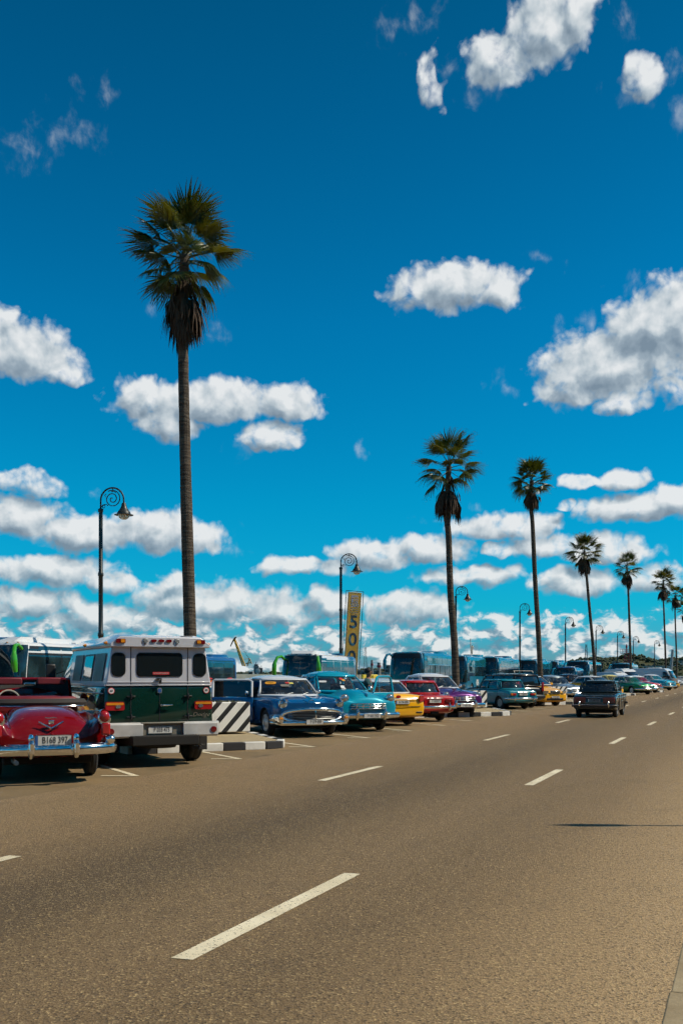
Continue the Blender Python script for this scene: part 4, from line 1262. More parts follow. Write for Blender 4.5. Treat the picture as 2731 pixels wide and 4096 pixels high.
# ------------------------------------------------------------------ families of cars
def vintage(label, P, cat='vintage car', group='classic cars parked nose out or in along the road'):
    """Fifties saloon: pontoon wings, domed bonnet and roof, chrome front."""
    name = P.get('name', 'vintage_car')
    root = empty(name); tag(root, label, cat, P.get('group'))
    pb, pr = P['body'], P['roof']
    sub = P.get('sub', 2)
    b = P.get('dz', 0.0)
    st = P.get('st') or [
        (2.46, .74 + b, .72 + b, .66, .46, .0), (2.42, .84 + b, .80 + b, .84, .38, .01), (2.28, .93 + b, .88 + b, .90, .33, .03), (1.9, 1.0 + b, .94 + b, .925, .28, .05), (1.2, 1.06 + b, .97 + b, .93, .25, .05),
        (.82, 1.07 + b, .985 + b, .93, .24, .03), (.4, 1.03 + b, 1.0 + b, .93, .24, .0), (-1.0, 1.03 + b, 1.0 + b, .93, .24, .0), (-1.45, 1.03 + b, .98 + b, .93, .25, .0), (-1.95, .97 + b, .93 + b, .91, .28, .03), (-2.38, .86 + b, .86 + b, .86, .34, .02), (-2.52, .72 + b, .76 + b, .74, .44, .0)]
    body(root, 'body', pb, st, 'round', ((1.48, .36), (-1.5, .36)), .385, sub, .74)
    wheels(root, 1.48, -1.5, P.get('ty', .79), .345, .18, P.get('wh', 'cap'), P.get('steer', 0))
    g = dict(zb=1.0 + b, zt=1.50 + b, F=.98, A=(.70, .80), B=-.28, C=(-1.20, .78), R=-1.72, Ft=.26, At=(.10, .62), Bt=-.32, Ct=(-.92, .60), Rt=-1.16, crown=.12, pw=2.4, bulge=.05, rail=chrome)
    g.update(P.get('gh', {}))
    G = greenhouse(root, g, pb, pr, interior=P.get('inter', True), skip=P.get('skip', ()))
    if P.get('inter', True): wipers(root, G['wind'])
    for s in (1, -1):
        round_lamp(root, 'headlight', P.get('hx', 2.38), s * P.get('hy', .69), P.get('hz', .79) + b, P.get('hr', .095), 1, clearlens, P.get('hring'))
    grill = P.get('grille', 'bars')
    bz = P.get('bz', .46)
    bp = [(2.10, .97, bz), (2.38, .93, bz), (2.52, .74, bz), (2.58, .35, bz), (2.60, 0, bz), (2.58, -.35, bz), (2.52, -.74, bz), (2.38, -.93, bz), (2.10, -.97, bz)]
    bumper(root, bp[::-1], P.get('bh', .15), .06)
    bumper(root, [(-2.2, .95, .46), (-2.45, .88, .46), (-2.6, .5, .46), (-2.64, 0, .46), (-2.6, -.5, .46), (-2.45, -.88, .46), (-2.2, -.95, .46)], .14, .06)
    for s in (1, -1):
        if P.get('guards', True): guard(root, 2.60, s * .42, bz - .10, bz + .17, 1)
        round_lamp(root, 'tail_light', -2.42, s * .76, .74, .05, -1, redlens)
        handle(root, -.12, .935, .90 + b, s)
    if grill == 'bars':
        for i, zz in enumerate((.58, .645, .71)):
            bumper(root, [(2.30, -.66 + .05 * i, zz + b), (2.45, -.5, zz + b), (2.52, 0, zz + b), (2.45, .5, zz + b), (2.30, .66 - .05 * i, zz + b)], .038, .03, name='grille_bar')
        gb = MB()
        for k in range(5): gb.tube([(2.515 - .012 * abs(k - 2), (k - 2) * .20, .56 + b), (2.535 - .012 * abs(k - 2), (k - 2) * .20, .72 + b)], .017, 6)
        gb.obj('grille_tooth', chrome, root)
    MB().tube([(2.36, 0, .92 + b), (2.30, 0, .965 + b), (1.95, 0, 1.035 + b), (1.75, 0, 1.04 + b)], [.012, .03, .02, .006], 8).obj('bonnet_ornament', chrome, root)
    if P.get('plate'):
        plate(root, 2.675, 0, bz - .01, 1, P['plate'])
    side_trim(root, [(2.0, .93, .78), (.8, .945, .76), (-.6, .945, .74), (-2.1, .93, .70)])
    seams(root, (.62, -.32, -1.12), .934, .34, .94)
    mirror(root, .62, .80, 1.12 + b, 1)
    MB().tube([(.7, .5, .25), (-2.3, .45, .25)], .03, 6).obj('exhaust_pipe', under, root)
    block(root, 'underside', (0, 0, .27), (3.9, 1.3, .14), under, .02)
    return root, G

def boxsaloon(label, P, cat='saloon car'):
    """Square seventies saloon with upright cabin and chrome bumpers."""
    root = empty(P.get('name', 'boxy_saloon')); tag(root, label, cat, P.get('group'))
    pb, pr = P['body'], P.get('roof', P['body'])
    rz = P.get('rz', 0.0)
    st = P.get('st') or [(2.03, .70, .70, .70, .42), (2.01, .82, .82, .765, .34), (1.97, .875, .87, .78, .28), (1.6, .90, .895, .79, .24), (.8, .935, .93, .80, .22), (.3, .94, .935, .805, .22), (-1.0, .94, .935, .805, .22), (-1.4, .935, .93, .80, .23), (-1.90, .905, .90, .79, .28), (-2.0, .88, .875, .78, .32), (-2.04, .80, .80, .765, .36), (-2.045, .60, .62, .74, .40)]
    body(root, 'body', pb, st, 'box', ((1.22, .30), (-1.2, .30)), .33, P.get('sub', 2), .66, .30)
    wheels(root, 1.22, -1.2, .67, .295, .165, P.get('wh', 'steel'))
    g = dict(zb=.925, zt=1.375, F=.86, A=(.68, .70), B=-.14, C=(-1.20, .69), R=-1.42, Ft=.36, At=(.28, .585), Bt=-.16, Ct=(-.98, .575), Rt=-1.10, crown=.045, pw=3.0, bulge=.025, cp=.2, rm=.055, rmb=.10, frame_body=True, heads=P.get('heads', False))
    g.update(P.get('gh', {}))
    G = greenhouse(root, g, pb, pr, interior=P.get('inter', True))
    for s in (1, -1):
        for y in ((.60, .44) if P.get('quad') else (.57,)):
            round_lamp(root, 'headlight', 2.0, s * y, .70, .08, 1, clearlens)
        tl = block(root, 'tail_light', (-2.05, s * P.get('ty', .55), .705 + rz), (.05, P.get('tw', .30), P.get('th', .11)), P.get('tlm', redlens), .012)
        block(root, 'lens', (-2.062, s * (P.get('ty', .55) + P.get('tw', .3) * .34), .705 + rz), (.04, P.get('tw', .3) * .28, P.get('th', .11) * .9), P.get('tlm2', amberlens), .006, tl)
        handle(root, -.02, .80, .80, s); handle(root, -.90, .80, .80, s)
        guard(root, -2.13, s * .52, .40, .60, -1, .07)
    bm_ = P.get('bump', chrome)
    bumper(root, [(x_, y_, .50 + rz) for x_, y_ in ((-1.75, .80), (-2.02, .78), (-2.10, .66), (-2.13, 0), (-2.10, -.66), (-2.02, -.78), (-1.75, -.80))], .10, .05, bm_)
    bumper(root, [(1.75, -.80, .48), (2.0, -.78, .48), (2.08, -.66, .48), (2.11, 0, .48), (2.08, .66, .48), (2.0, .78, .48), (1.75, .80, .48)], .10, .05, bm_)
    block(root, 'grille', (2.03, 0, .70), (.03, .80, .14), blackm)
    if P.get('plate'): plate(root, -2.07, P.get('py', 0), P.get('pz', .70), -1, P['plate'], .46, .115, m=P.get('pm'))
    MB().tube([(-2.06, -.30, .80 + rz), (-2.06, .30, .80 + rz)], .012, 6).obj('boot_trim', chrome, root)
    block(root, 'boot_lock', (-2.06, 0, .83 + rz), (.02, .04, .03), chrome, .004)
    side_trim(root, [(1.95, .79, .74), (0, .812, .74), (-1.95, .79, .74)], r=.009)
    seams(root, (.60, -.17, -1.08), .806, .30, .90)
    mirror(root, .55, .72, 1.02, 1, blackm, .06)
    block(root, 'underside', (0, 0, .24), (3.4, 1.1, .14), under, .02)
    MB().tube([(-1.2, .35, .24), (-2.12, .35, .25)], .025, 6).obj('exhaust_pipe', under, root)
    MB().tube([(-1.2, -.62, .295), (-1.2, .62, .295)], .05, 8).obj('rear_axle', under, root)
    return root, G

def modern(label, P, cat='taxi'):
    """Rounded nineties or later saloon."""
    root = empty(P.get('name', 'modern_taxi')); tag(root, label, cat, P.get('group'))
    pb, pr = P['body'], P.get('roof', P['body'])
    L_ = P.get('L', 2.2); dz = P.get('dz', 0.0)
    st = [(L_ + .06, .60, .58, .60, .34), (L_, .70, .66, .76, .24), (L_ - .15, .78, .74, .82, .20), (1.5, .89 + dz * .5, .86 + dz * .5, .86, .19), (.85, .96 + dz, .92 + dz, .87, .19), (.3, .97 + dz, .94 + dz, .875, .19), (-1.0, .99 + dz, .96 + dz, .875, .19), (-1.5, 1.02 + dz, .985 + dz, .87, .20), (-1.95, 1.01 + dz, .98 + dz, .84, .24), (-L_ + .05, .97 + dz, .93 + dz, .80, .28), (-L_ - .03, .74, .72, .79, .30), (-L_ - .04, .52, .52, .74, .36)]
    body(root, 'body', pb, st, 'box', ((1.36, .33), (-1.30, .33)), .36, P.get('sub', 2), .72, .32)
    wheels(root, 1.36, -1.30, .74, .315, .20, 'alloy', P.get('steer', 0))
    g = dict(zb=.955 + dz, zbr=.995 + dz, zt=1.40 + dz, F=1.25, A=(.95, .76), B=-.10, C=(-1.42, .74), R=-1.72, Ft=.35, At=(.20, .60), Bt=-.18, Ct=(-.98, .57), Rt=-1.12, crown=.075, pw=2.6, bulge=.03, cp=.16, rm=.04, rmb=.07, mt=.06, mb=.05, heads=True)
    g.update(P.get('gh', {}))
    G = greenhouse(root, g, pb, pr, P.get('gl', glass_dk), interior=False)
    for s in (1, -1):
        # wrap-round lamp units
        b = MB(); b.sweep([(L_ - .26, s * .80, .69 + dz * .4), (L_ - .10, s * .745, .685 + dz * .4), (L_ + .035, s * .54, .675 + dz * .4), (L_ + .06, s * .44, .67 + dz * .4)][::s], [(-.03, -.07), (.025, -.065), (.028, .05), (-.05, .075)])
        b.obj('headlight', clearlens, root)
        b = MB(); b.sweep([(-L_ + .34, s * .815, .86 + dz), (-L_ + .18, s * .80, .86 + dz), (-L_ + .02, s * .745, .85 + dz), (-L_ - .02, s * .60, .84 + dz)][::-s], [(-.05, -.09), (.014, -.09), (.010, .075), (-.06, .09)])
        b.obj('tail_light', redlens, root)
        block(root, 'wing_mirror', (.72, s * .94, 1.02 + dz), (.10, .16, .12), pb, .03)
    block(root, 'front_bumper_intake', (L_ + .03, 0, .36), (.08, 1.0, .12), blackm, .02)
    block(root, 'grille', (L_ + .045, 0, .67 + dz * .4), (.07, .62, .17), P.get('grm', blackm), .02)
    if P.get('grm'):
        for i in range(4): MB().box((L_ + .085, 0, .605 + i * .042 + dz * .4), (.02, .56, .016)).obj('grille_bar', blackm, root, smooth=False)
    # lid seam, bumper seam, chrome strip
    MB().tube([(-L_ - .035, -.5, .83 + dz), (-L_ - .04, 0, .84 + dz), (-L_ - .035, .5, .83 + dz)], .016, 6).obj('boot_trim', P.get('strip', chrome), root)
    MB().tube([(-L_ + .10, -.79, .60), (-L_ - .045, -.62, .60), (-L_ - .06, 0, .60), (-L_ - .045, .62, .60), (-L_ + .1, .79, .60)], .009, 5).obj('bumper_seam', blackm, root)
    block(root, 'reflector', (-L_ - .035, -.6, .42), (.03, .22, .045), blackm, .01); block(root, 'reflector', (-L_ - .035, .6, .42), (.03, .22, .045), blackm, .01)
    if P.get('plate'): plate(root, -L_ - .05, 0, .74 + dz * .8, -1, P['plate'], .50, .115, True)
    if P.get('fplate'): plate(root, L_ + .085, 0, .47, 1, P['fplate'], .50, .115)
    seams(root, (.80, -.14, -1.25), .876, .28, .92)
    for s in (1, -1):
        handle(root, -.02, .87, .84 + dz, s, pb); handle(root, -1.05, .87, .84 + dz, s, pb)
    block(root, 'underside', (0, 0, .24), (3.8, 1.3, .12), under, .02)
    if P.get('sign'):
        o = block(root, 'roof_sign', (-.1, 0, 1.53 + dz), (.14, .55, .13), plain('taxi_sign', (.75, .55, .05), .5), .02)
        text('sign_lettering', 'TAXI', .11, ink, o, (0, -1, 0), (0, 0, 1), (-.174, 0, 1.53 + dz), .002, bold=.01)
    return root, G
# ------------------------------------------------------------------ paints
c_red = paint('paint_cherry', (.17, .0003, .0006), .0, .25, .05)
c_red2 = paint('paint_red', (.42, .006, .010), 0, .32, .15)
c_blue = paint('paint_deep_blue', (.008, .085, .24), .2, .25, .05)
c_teal = paint('paint_turquoise', (.004, .31, .44), .1, .28, .08)
c_teal2 = paint('paint_petrol', (.005, .19, .25), .0, .35, .08)
c_white = paint('paint_white', (.62, .63, .65), 0, .35, .1)
c_yel = paint('paint_taxi_yellow', (.88, .42, .006), 0, .30, .08)
c_pur = paint('paint_purple', (.085, .010, .12), .2, .25, .05)
c_blk = paint('paint_black', (.010, .010, .012), 0, .25, .15)
c_sil = paint('paint_silver', (.30, .36, .40), .6, .3, .1)
c_grn = paint('paint_green', (.008, .20, .055), .2, .28, .1)
c_dgr = paint('paint_dull_green_grey', (.006, .011, .010), 0, .42, .05)
c_vgr = paint('paint_bottle_green', (.003, .026, .018), 0, .22, .04)
c_org = paint('paint_orange', (.55, .16, .008), 0, .3, .1)
c_mint = paint('paint_sea_green', (.01, .22, .16), .1, .3, .1)
c_cream = paint('paint_pale_yellow', (.62, .52, .16), 0, .35, .1)
stick_y = plain('sticker_yellow', (.75, .33, .02), .5)
stick_w = plain('sticker_white', (.72, .72, .70), .5)
stick_r = plain('sticker_red', (.55, .03, .03), .5)

# ------------------------------------------------------------------ cherry red open tourer at the left edge (seen from behind)
def convertible():
    root = empty('convertible'); tag(root, "shiny cherry red open convertible with chrome bumper, tail towards the road", 'convertible')
    st = [(3.0, .70, .74, .70, .44, 0), (2.9, .88, .86, .90, .36, .02), (2.3, .98, .94, .94, .30, .05), (1.5, 1.03, .98, .95, .28, .05), (1.05, 1.05, .985, .95, .27, .03),
          (.6, 1.0, .98, .95, .27, 0), (-.55, .99, .98, .95, .27, 0), (-.85, 1.075, 1.0, .94, .27, .03), (-1.3, 1.10, .985, .935, .28, .10), (-1.9, 1.075, .97, .925, .30, .12), (-2.25, 1.0, .96, .915, .34, .10), (-2.50, .86, .945, .90, .40, .06), (-2.60, .70, .90, .88, .46, .0), (-2.64, .56, .62, .82, .48, 0)]
    body(root, 'body', c_red, st, 'deck', ((1.72, .36), (-1.5, .36)), .40, 2, .78)
    wheels(root, 1.72, -1.5, .78, .35, .19, 'cap')
    # open cockpit, seats, folded hood
    block(root, 'cabin_floor', (.15, 0, 1.0), (1.5, 1.45, .05), darkin, .02)
    for x in (.05, -.55):
        block(root, 'seat', (x, 0, 1.06), (.26, 1.42, .30), plain('red_leather', (.16, .012, .014), .45), .07)
    pth = []
    for i in range(17):
        a = math.pi * i / 16
        pth.append((-.62 - .42 * math.sin(a) ** .55, .77 * math.cos(a), 1.12))
    b = MB(); b.sweep(pth, [(-.10, -.08), (.07, -.07), (.10, .0), (.05, .055), (-.07, .06), (-.14, .0)])
    b.obj('folded_hood', plain('hood_cloth', (.025, .020, .018), .8), root)
    MB().tube([(x - .10 if i not in (0, 16) else x, y * 1.05, 1.065) for i, (x, y, z) in enumerate(pth)], .014, 6).obj('cockpit_trim', chrome, root)
    # windscreen frame with curved glass, sun visors, mirror
    def wsc(u, v):
        return Vector((.95 + .25 * (1 - abs(u) ** 2.4) - .42 * v, u * lerp(.84, .72, v), 1.02 + .47 * v))
    b = MB(); b.tube([wsc(-1, 0), wsc(-1, .5), wsc(-1, 1)] + [wsc(-1 + i / 5, 1) for i in range(1, 11)] + [wsc(1, .5), wsc(1, 0)], .030, 8)
    b.obj('windscreen_frame', c_red, root)
    MB().grid(lambda i, j: wsc(-1 + 2 * i, j), 12, 3).obj('windscreen', glass, root)
    for y in (-.40, .40):
        block(root, 'sun_visor', (.62, y, 1.455), (.04, .52, .12), plain('visor_red', (.17, .012, .02), .6), .02)
    block(root, 'rear_view_mirror', (.60, 0, 1.40), (.03, .22, .06), chrome, .015)
    st_ = MB(); st_.tube([(.42 + .05 * math.sin(a), .40 + .20 * math.cos(a), 1.13 + .17 * math.sin(a)) for a in [i * math.pi / 9 for i in range(19)]], .014, 6)
    st_.obj('steering_wheel', plain('ivory', (.5, .45, .36), .4), root)
    mirror(root, .75, -.92, 1.16, -1, c_red, .075)
    # tail
    for s in (1, -1):
        b = MB()        # fin lamp: a pod rising from the wing with a red lens at its end
        b.loft([[(x, s * .81 + r * math.cos(a), zc + rz_ * math.sin(a)) for a in [k * math.pi / 6 for k in range(12)]] for x, r, zc, rz_ in ((-1.9, .05, .93, .06), (-2.3, .085, .95, .09), (-2.62, .095, .95, .115), (-2.72, .088, .955, .11))])
        b.obj('tail_fin', c_red, root)
        o = MB().lathe([(.098, -.02), (.104, 0), (.09, .012)], 18, Matrix.Translation((-2.72, s * .81, .93)) @ Matrix.Rotation(R(-90), 4, 'Y')).obj('tail_light', chrome, root)
        MB().lathe([(.085, .005), (.075, .03), (.04, .055), (.004, .06)], 16, Matrix.Translation((-2.72, s * .81, .955)) @ Matrix.Rotation(R(-90), 4, 'Y')).obj('lens', redlens, o)
        block(root, 'stop_light', (-2.72, s * .83, .775), (.06, .15, .19), redlens, .03)
        block(root, 'lamp_collar', (-2.69, s * .82, .875), (.05, .17, .025), chrome, .01)
        block(root, 'bumper_end', (-2.66, s * .90, .62), (.20, .16, .13), chrome, .05)
    bumper(root, [(-2.2, .985, .50), (-2.55, .96, .50), (-2.72, .80, .50), (-2.80, .40, .50), (-2.82, 0, .50), (-2.80, -.40, .50), (-2.72, -.80, .50), (-2.55, -.96, .50), (-2.2, -.985, .50)], .17, .08)
    for s in (1, -1): 
        guard(root, -2.90, s * .34, .41, .65, -1, .10)
        MB().lathe([(.004, .07), (.035, .06), (.05, .02), (.05, -.02), (.035, -.05)], 14, Matrix.Translation((-2.90, s * .34, .66))).obj('bumper_bullet', chrome, root)
    plate(root, -2.84, .0, .635, -1, 'B168 397', .56, .15, True)
    # boot badge: a wide V under a small crest, script above, lock below
    b = MB()
    for s in (1, -1): b.tube([(-2.555, s * .19, .885), (-2.60, 0, .79)], [.010, .016], 6)
    b.obj('v_badge', chrome, root)
    block(root, 'crest', (-2.575, 0, .88), (.03, .09, .055), chrome, .012)
    MB().tube([(-2.525, -.09, .935), (-2.53, -.03, .945), (-2.53, .03, .935), (-2.525, .09, .945)], .008, 5).obj('script_badge', chrome, root)
    MB().lathe([(.03, 0), (.03, .03), (.015, .045)], 12, Matrix.Translation((-2.62, 0, .70)) @ Matrix.Rotation(R(-90), 4, 'Y')).obj('boot_lock', c_red, root)
    MB().tube([(-2.05, .64, 1.0), (-2.44, .62, .84), (-2.60, .55, .62), (-2.625, 0, .58), (-2.60, -.55, .62), (-2.44, -.62, .84), (-2.05, -.64, 1.0)], .007, 5).obj('boot_seam', blackm, root)
    MB().tube([(-1.0, .55, .30), (-2.7, .55, .32), (-2.85, .55, .33)], .035, 8).obj('exhaust_pipe', steel, root)
    side_trim(root, [(2.6, .965, .78), (0, .985, .74), (-2.2, .97, .72)])
    block(root, 'underside', (0, 0, .32), (4.4, 1.4, .14), under, .02)
    root.scale = (1, .9, 1)
    place(root, (-1.5, -.78), (380, 3097), -23)
    return root
convertible()

# ------------------------------------------------------------------ green and silver van (seen from behind)
def rrect(w, h, r, n=5):
    pts = []
    for cx, cy, a0 in ((w / 2 - r, h / 2 - r, 0), (-w / 2 + r, h / 2 - r, 90), (-w / 2 + r, -h / 2 + r, 180), (w / 2 - r, -h / 2 + r, 270)):
        for i in range(n + 1):
            a = R(a0 + 90 * i / n)
            pts.append((cx + r * math.cos(a), cy + r * math.sin(a)))
    return pts
def van():
    root = empty('passenger_van'); tag(root, "tall passenger van, silver top over dark green, tail towards the road", 'van')
    m_top = paint('paint_van_silver', (.56, .56, .60), .1, .42, .1)
    # lower green body (rear box), x from -1.9 (rear) to 1.0, hood in front
    zb, zl, zt = .66, 1.47, 2.20
    sec = lambda x, w0, w1, z0, z1, r=.05: [(x, y, z) for y, z in ((w0 - r * .3, z0), (w0, z0 + r), (w1, z1), (-w1, z1), (-w0, z0 + r), (-w0 + r * .3, z0))]
    b = MB(); b.loft([sec(-1.90, 1.0, .955, zb, zl), sec(-1.2, 1.02, .965, zb - .08, zl), sec(1.1, 1.02, .965, zb - .08, zl)])
    o = b.obj('body', c_vgr, root, bev=.05, seg=3)
    cb = MB()
    for s in (1, -1): cb.lathe([(.46, -.25), (.46, .25)], 28, Matrix.Translation((-1.05, s * .92, .42)) @ Matrix.Rotation(R(90), 4, 'X'))
    c = cb.obj('cutter', [under], None, smooth=False)
    md = o.modifiers.new('cut', 'BOOLEAN'); md.object = c; md.solver = 'EXACT'; md.material_mode = 'TRANSFER'
    o.data.materials.append(under)
    bpy.context.view_layer.update(); bake(o); bpy.data.objects.remove(c); o.data.set_sharp_from_angle(angle=R(45))
    st = [(3.1, .98, .92, .62, .55, .02), (3.05, 1.10, 1.02, .80, .48, .05), (2.6, 1.20, 1.10, .90, .45, .06), (1.9, 1.28, 1.18, .97, .45, .05), (1.05, 1.42, 1.40, .985, .50, .0)]
    body(root, 'bonnet', c_vgr, st[::-1], 'round', ((2.3, .42),), .44, 2, .82)
    wheels(root, 2.3, -1.05, .86, .385, .26, 'steel')
    # upper silver part: sides lean in
    up_ = lambda x, s0=.955, s1=.845, z1=zt: [(x, y, z) for y, z in ((s0, zl + .005), (s0 - .004, zl + .05), (s1, z1), (-s1, z1), (-s0 + .004, zl + .05), (-s0, zl + .005))]
    b = MB(); b.loft([up_(-1.90), up_(1.15)])
    b.obj('upper_body', m_top, root, bev=.025, seg=2)
    # cab top and windscreen
    b = MB(); b.loft([[(1.152, y, z) for y, z in ((.955, zl), (.845, zt), (-.845, zt), (-.955, zl))], [(1.5, y, z) for y, z in ((.955, zl), (.80, 2.12), (-.80, 2.12), (-.955, zl))], [(1.95, y, z) for y, z in ((.95, zl), (.92, 1.49), (-.92, 1.49), (-.95, zl))]])
    b.obj('cab', c_vgr, root, bev=.03)
    MB().add([(1.56, .74, 2.06), (1.56, -.74, 2.06), (1.93, -.85, 1.53), (1.93, .85, 1.53)], [(0, 1, 2, 3)]).obj('windscreen', glass_dk, root, loc=(.035, 0, .035), solid=.01)
    # roof cap: chamfered, with the deep lip at the back
    oct_ = lambda x, w, z0, z1, ch: [(x, w, z0), (x, w, z0 + .06), (x, w - ch, z1), (x, -w + ch, z1), (x, -w, z0 + .06), (x, -w, z0)]
    b = MB(); b.loft([oct_(-1.995, .90, 2.165, 2.355, .17), oct_(-1.70, .905, 2.17, 2.40, .20), oct_(1.1, .90, 2.17, 2.36, .2), oct_(1.5, .80, 2.13, 2.20, .15)])
    b.obj('roof', m_top, root, bev=.015)
    # rear: raised roof spoiler edge, windows, doors
    def rpanel(nm, w, h, r, y, z, x, m, t=.012, par=None):
        q = MB(); q.prism(rrect(w, h, r), 0, t, basis((0, -1, 0), (0, 0, 1), (x, y, z)))
        return q.obj(nm, m, par or root, ang=60)
    xr = lambda z: -1.903
    for (y, w, h, r) in ((0, .80, .405, .06), (.735, .215, .40, .085), (-.735, .215, .40, .085)):
        f_ = rpanel('rear_window_rubber', w + .035, h + .035, r + .015, y, 1.85, -1.903, blackm, .008)
        rpanel('rear_window', w, h, r, y, 1.85, -1.912, glass_dk, .006, f_)
    st_ = rpanel('exit_sticker', .30, .05, .005, -.02, 1.692, -1.919, stick_r, .003)
    text('sticker_lettering', 'SALIDA DE EMERGENCIA', .024, stick_w, st_, (0, -1, 0), (0, 0, 1), (-1.924, -.02, 1.692), .001)
    b = MB()
    for y in (.515, -.515): b.box((-1.902, y, 1.46), (.008, .012, 1.50))
    b.box((-1.902, 0, 1.06), (.010, .010, .74))
    b.box((-1.902, 0, .70), (.008, 1.03, .012))
    b.obj('door_seam', ink, root, smooth=False)
    b = MB(); b.box((-1.905, 0, 1.475), (.02, 1.90, .022)); b.box((-1.908, 0, 1.53), (.018, 1.88, .012)); 
    b.obj('belt_moulding', m_top, root, bev=.006)
    b = MB()
    for s in (1, -1): b.box((-.40, s * .968, 1.475), (3.0, .018, .03)); b.box((-.4, s * 1.005, 1.33), (2.9, .03, .02))
    b.obj('side_moulding', m_top, root, bev=.004)
    for s in (1, -1):
        t_ = rpanel('tail_light', .33, .155, .035, s * .80, 1.10, -1.905, redlens, .03)
        rpanel('lens', .30, .045, .02, s * .80, 1.14, -1.936, amberlens, .006, t_)
        rpanel('reversing_lens', .085, .06, .025, s * .745, 1.09, -1.936, clearlens, .012, t_)
        for z in (.90, 1.27):
            b = MB(); b.box((-1.915, s * .515, z), (.03, .15, .028)); b.tube([(-1.93, s * .515, z - .045), (-1.93, s * .515, z + .045)], .018, 8)
            b.obj('door_hinge', blackm, root, bev=.005)
        m_ = rpanel('marker_light', .165, .075, .012, s * .72, 2.275, -1.998, dredlens, .02)
        rpanel('lens', .07, .06, .008, s * .72 - s * .035, 2.275, -2.018, amberlens, .01, m_)
        b = MB(); b.box((-2.003, s * .285, 2.29), (.03, .085, .07)); b.box((-2.003, s * .285, 2.25), (.03, .045, .05))
        b.obj('door_stay', steel, root, bev=.012)
    for y in (-.135, 0, .135):
        rpanel('top_light', .10, .05, .022, y, 2.285, -1.998, dredlens, .018)
    for s, n_ in ((1, '60'), (-1, '40')):
        d_ = MB().lathe([(.058, 0), (.058, .004)], 24, basis((0, -1, 0), (0, 0, 1), (-1.905, s * .86, 1.375))).obj('speed_sticker', stick_r, root, ang=30)
        MB().lathe([(.046, .004), (.046, .007)], 24, basis((0, -1, 0), (0, 0, 1), (-1.905, s * .86, 1.375))).obj('sticker_disc', stick_w, d_, ang=30)
        text('sticker_number', n_, .066, ink, d_, (0, -1, 0), (0, 0, 1), (-1.914, s * .86, 1.375), .001, bold=.02, sx=.85)
    e_ = rpanel('emblem', .085, .10, .03, .005, 1.375, -1.905, steel, .012)
    rpanel('emblem_shield', .06, .07, .02, .005, 1.375, -1.917, blueink, .006, e_)
    b = MB(); b.tube([(-1.95, 0, 1.60), (-1.95, 0, 1.50)], .022, 8); b.box((-1.93, .02, 1.59), (.06, .09, .03)); b.tube([(-1.95, -.02, 1.60), (-1.98, .05, 1.55)], .012, 6)
    b.obj('door_latch', blackm, root, bev=.004)
    b = MB(); b.tube([(-1.91, -.03, 1.105), (-1.95, -.04, 1.105), (-1.95, -.22, 1.11)], [.018, .02, .010], 8); b.lathe([(.028, 0), (.024, .02)], 12, basis((0, -1, 0), (0, 0, 1), (-1.905, -.03, 1.105)))
    b.obj('door_handle', chrome, root)
    text('maker_script', 'Dodge', .11, chrome, root, (0, -1, 0), (0, 0, 1), (-1.909, -.76, .925), .003, shear=.35, bold=-.004, sx=1.1)
    # lower steel skirt with rivets
    b = MB(); b.box((-1.90, 0, .70), (.02, 1.94, .075))
    b.obj('lower_skirt', steel, root, bev=.004)
    b = MB()
    for i in range(11): MB().lathe([(.010, 0), (.006, .006)], 8, basis((0, -1, 0), (0, 0, 1), (-1.911, -.85 + i * .17, .70))).obj('rivet', chrome, root)
    # bumper of white channel steel with a step in the middle
    wm = plain('bumper_white', (.48, .47, .45), .5)
    for s in (1, -1):
        b = MB(); b.loft([[(x, y, z) for x, z in ((-1.93, .53), (-2.10, .53), (-2.13, .56), (-2.13, .77), (-2.10, .80), (-1.93, .80))] for y in (s * .36, s * 1.0)] + [[(x + .16, s * 1.10, z * 1.0 + (.05 if z < .6 else 0)) for x, z in ((-1.93, .53), (-2.06, .53), (-2.09, .56), (-2.09, .77), (-2.06, .80), (-1.93, .80))]])
        bo = b.obj('bumper', wm, root, bev=.006)
        MB().lathe([(.058, 0), (.055, .012), (.01, .018)], 20, basis((0, -1, 0), (0, 0, 1), (-2.132, s * .92, .655))).obj('reflector', dredlens, bo)
    o = MB().box((-2.02, 0, .675), (.10, .80, .22)).box((-2.05, 0, .545), (.22, .84, .035)).box((-2.05, 0, .79), (.14, .78, .03)).obj('bumper_step', plain('worn_steel', (.22, .20, .16), .55, .3), root, bev=.008)
    plate(root, -2.078, .04, .665, -1, 'P 033 473', .44, .135)
    MB().lathe([(.20, -.1), (.345, -.09), (.37, -.03), (.37, .03), (.345, .09), (.2, .1)], 26, Matrix.Translation((-1.75, .02, .42))).obj('spare_wheel', rubber, root)
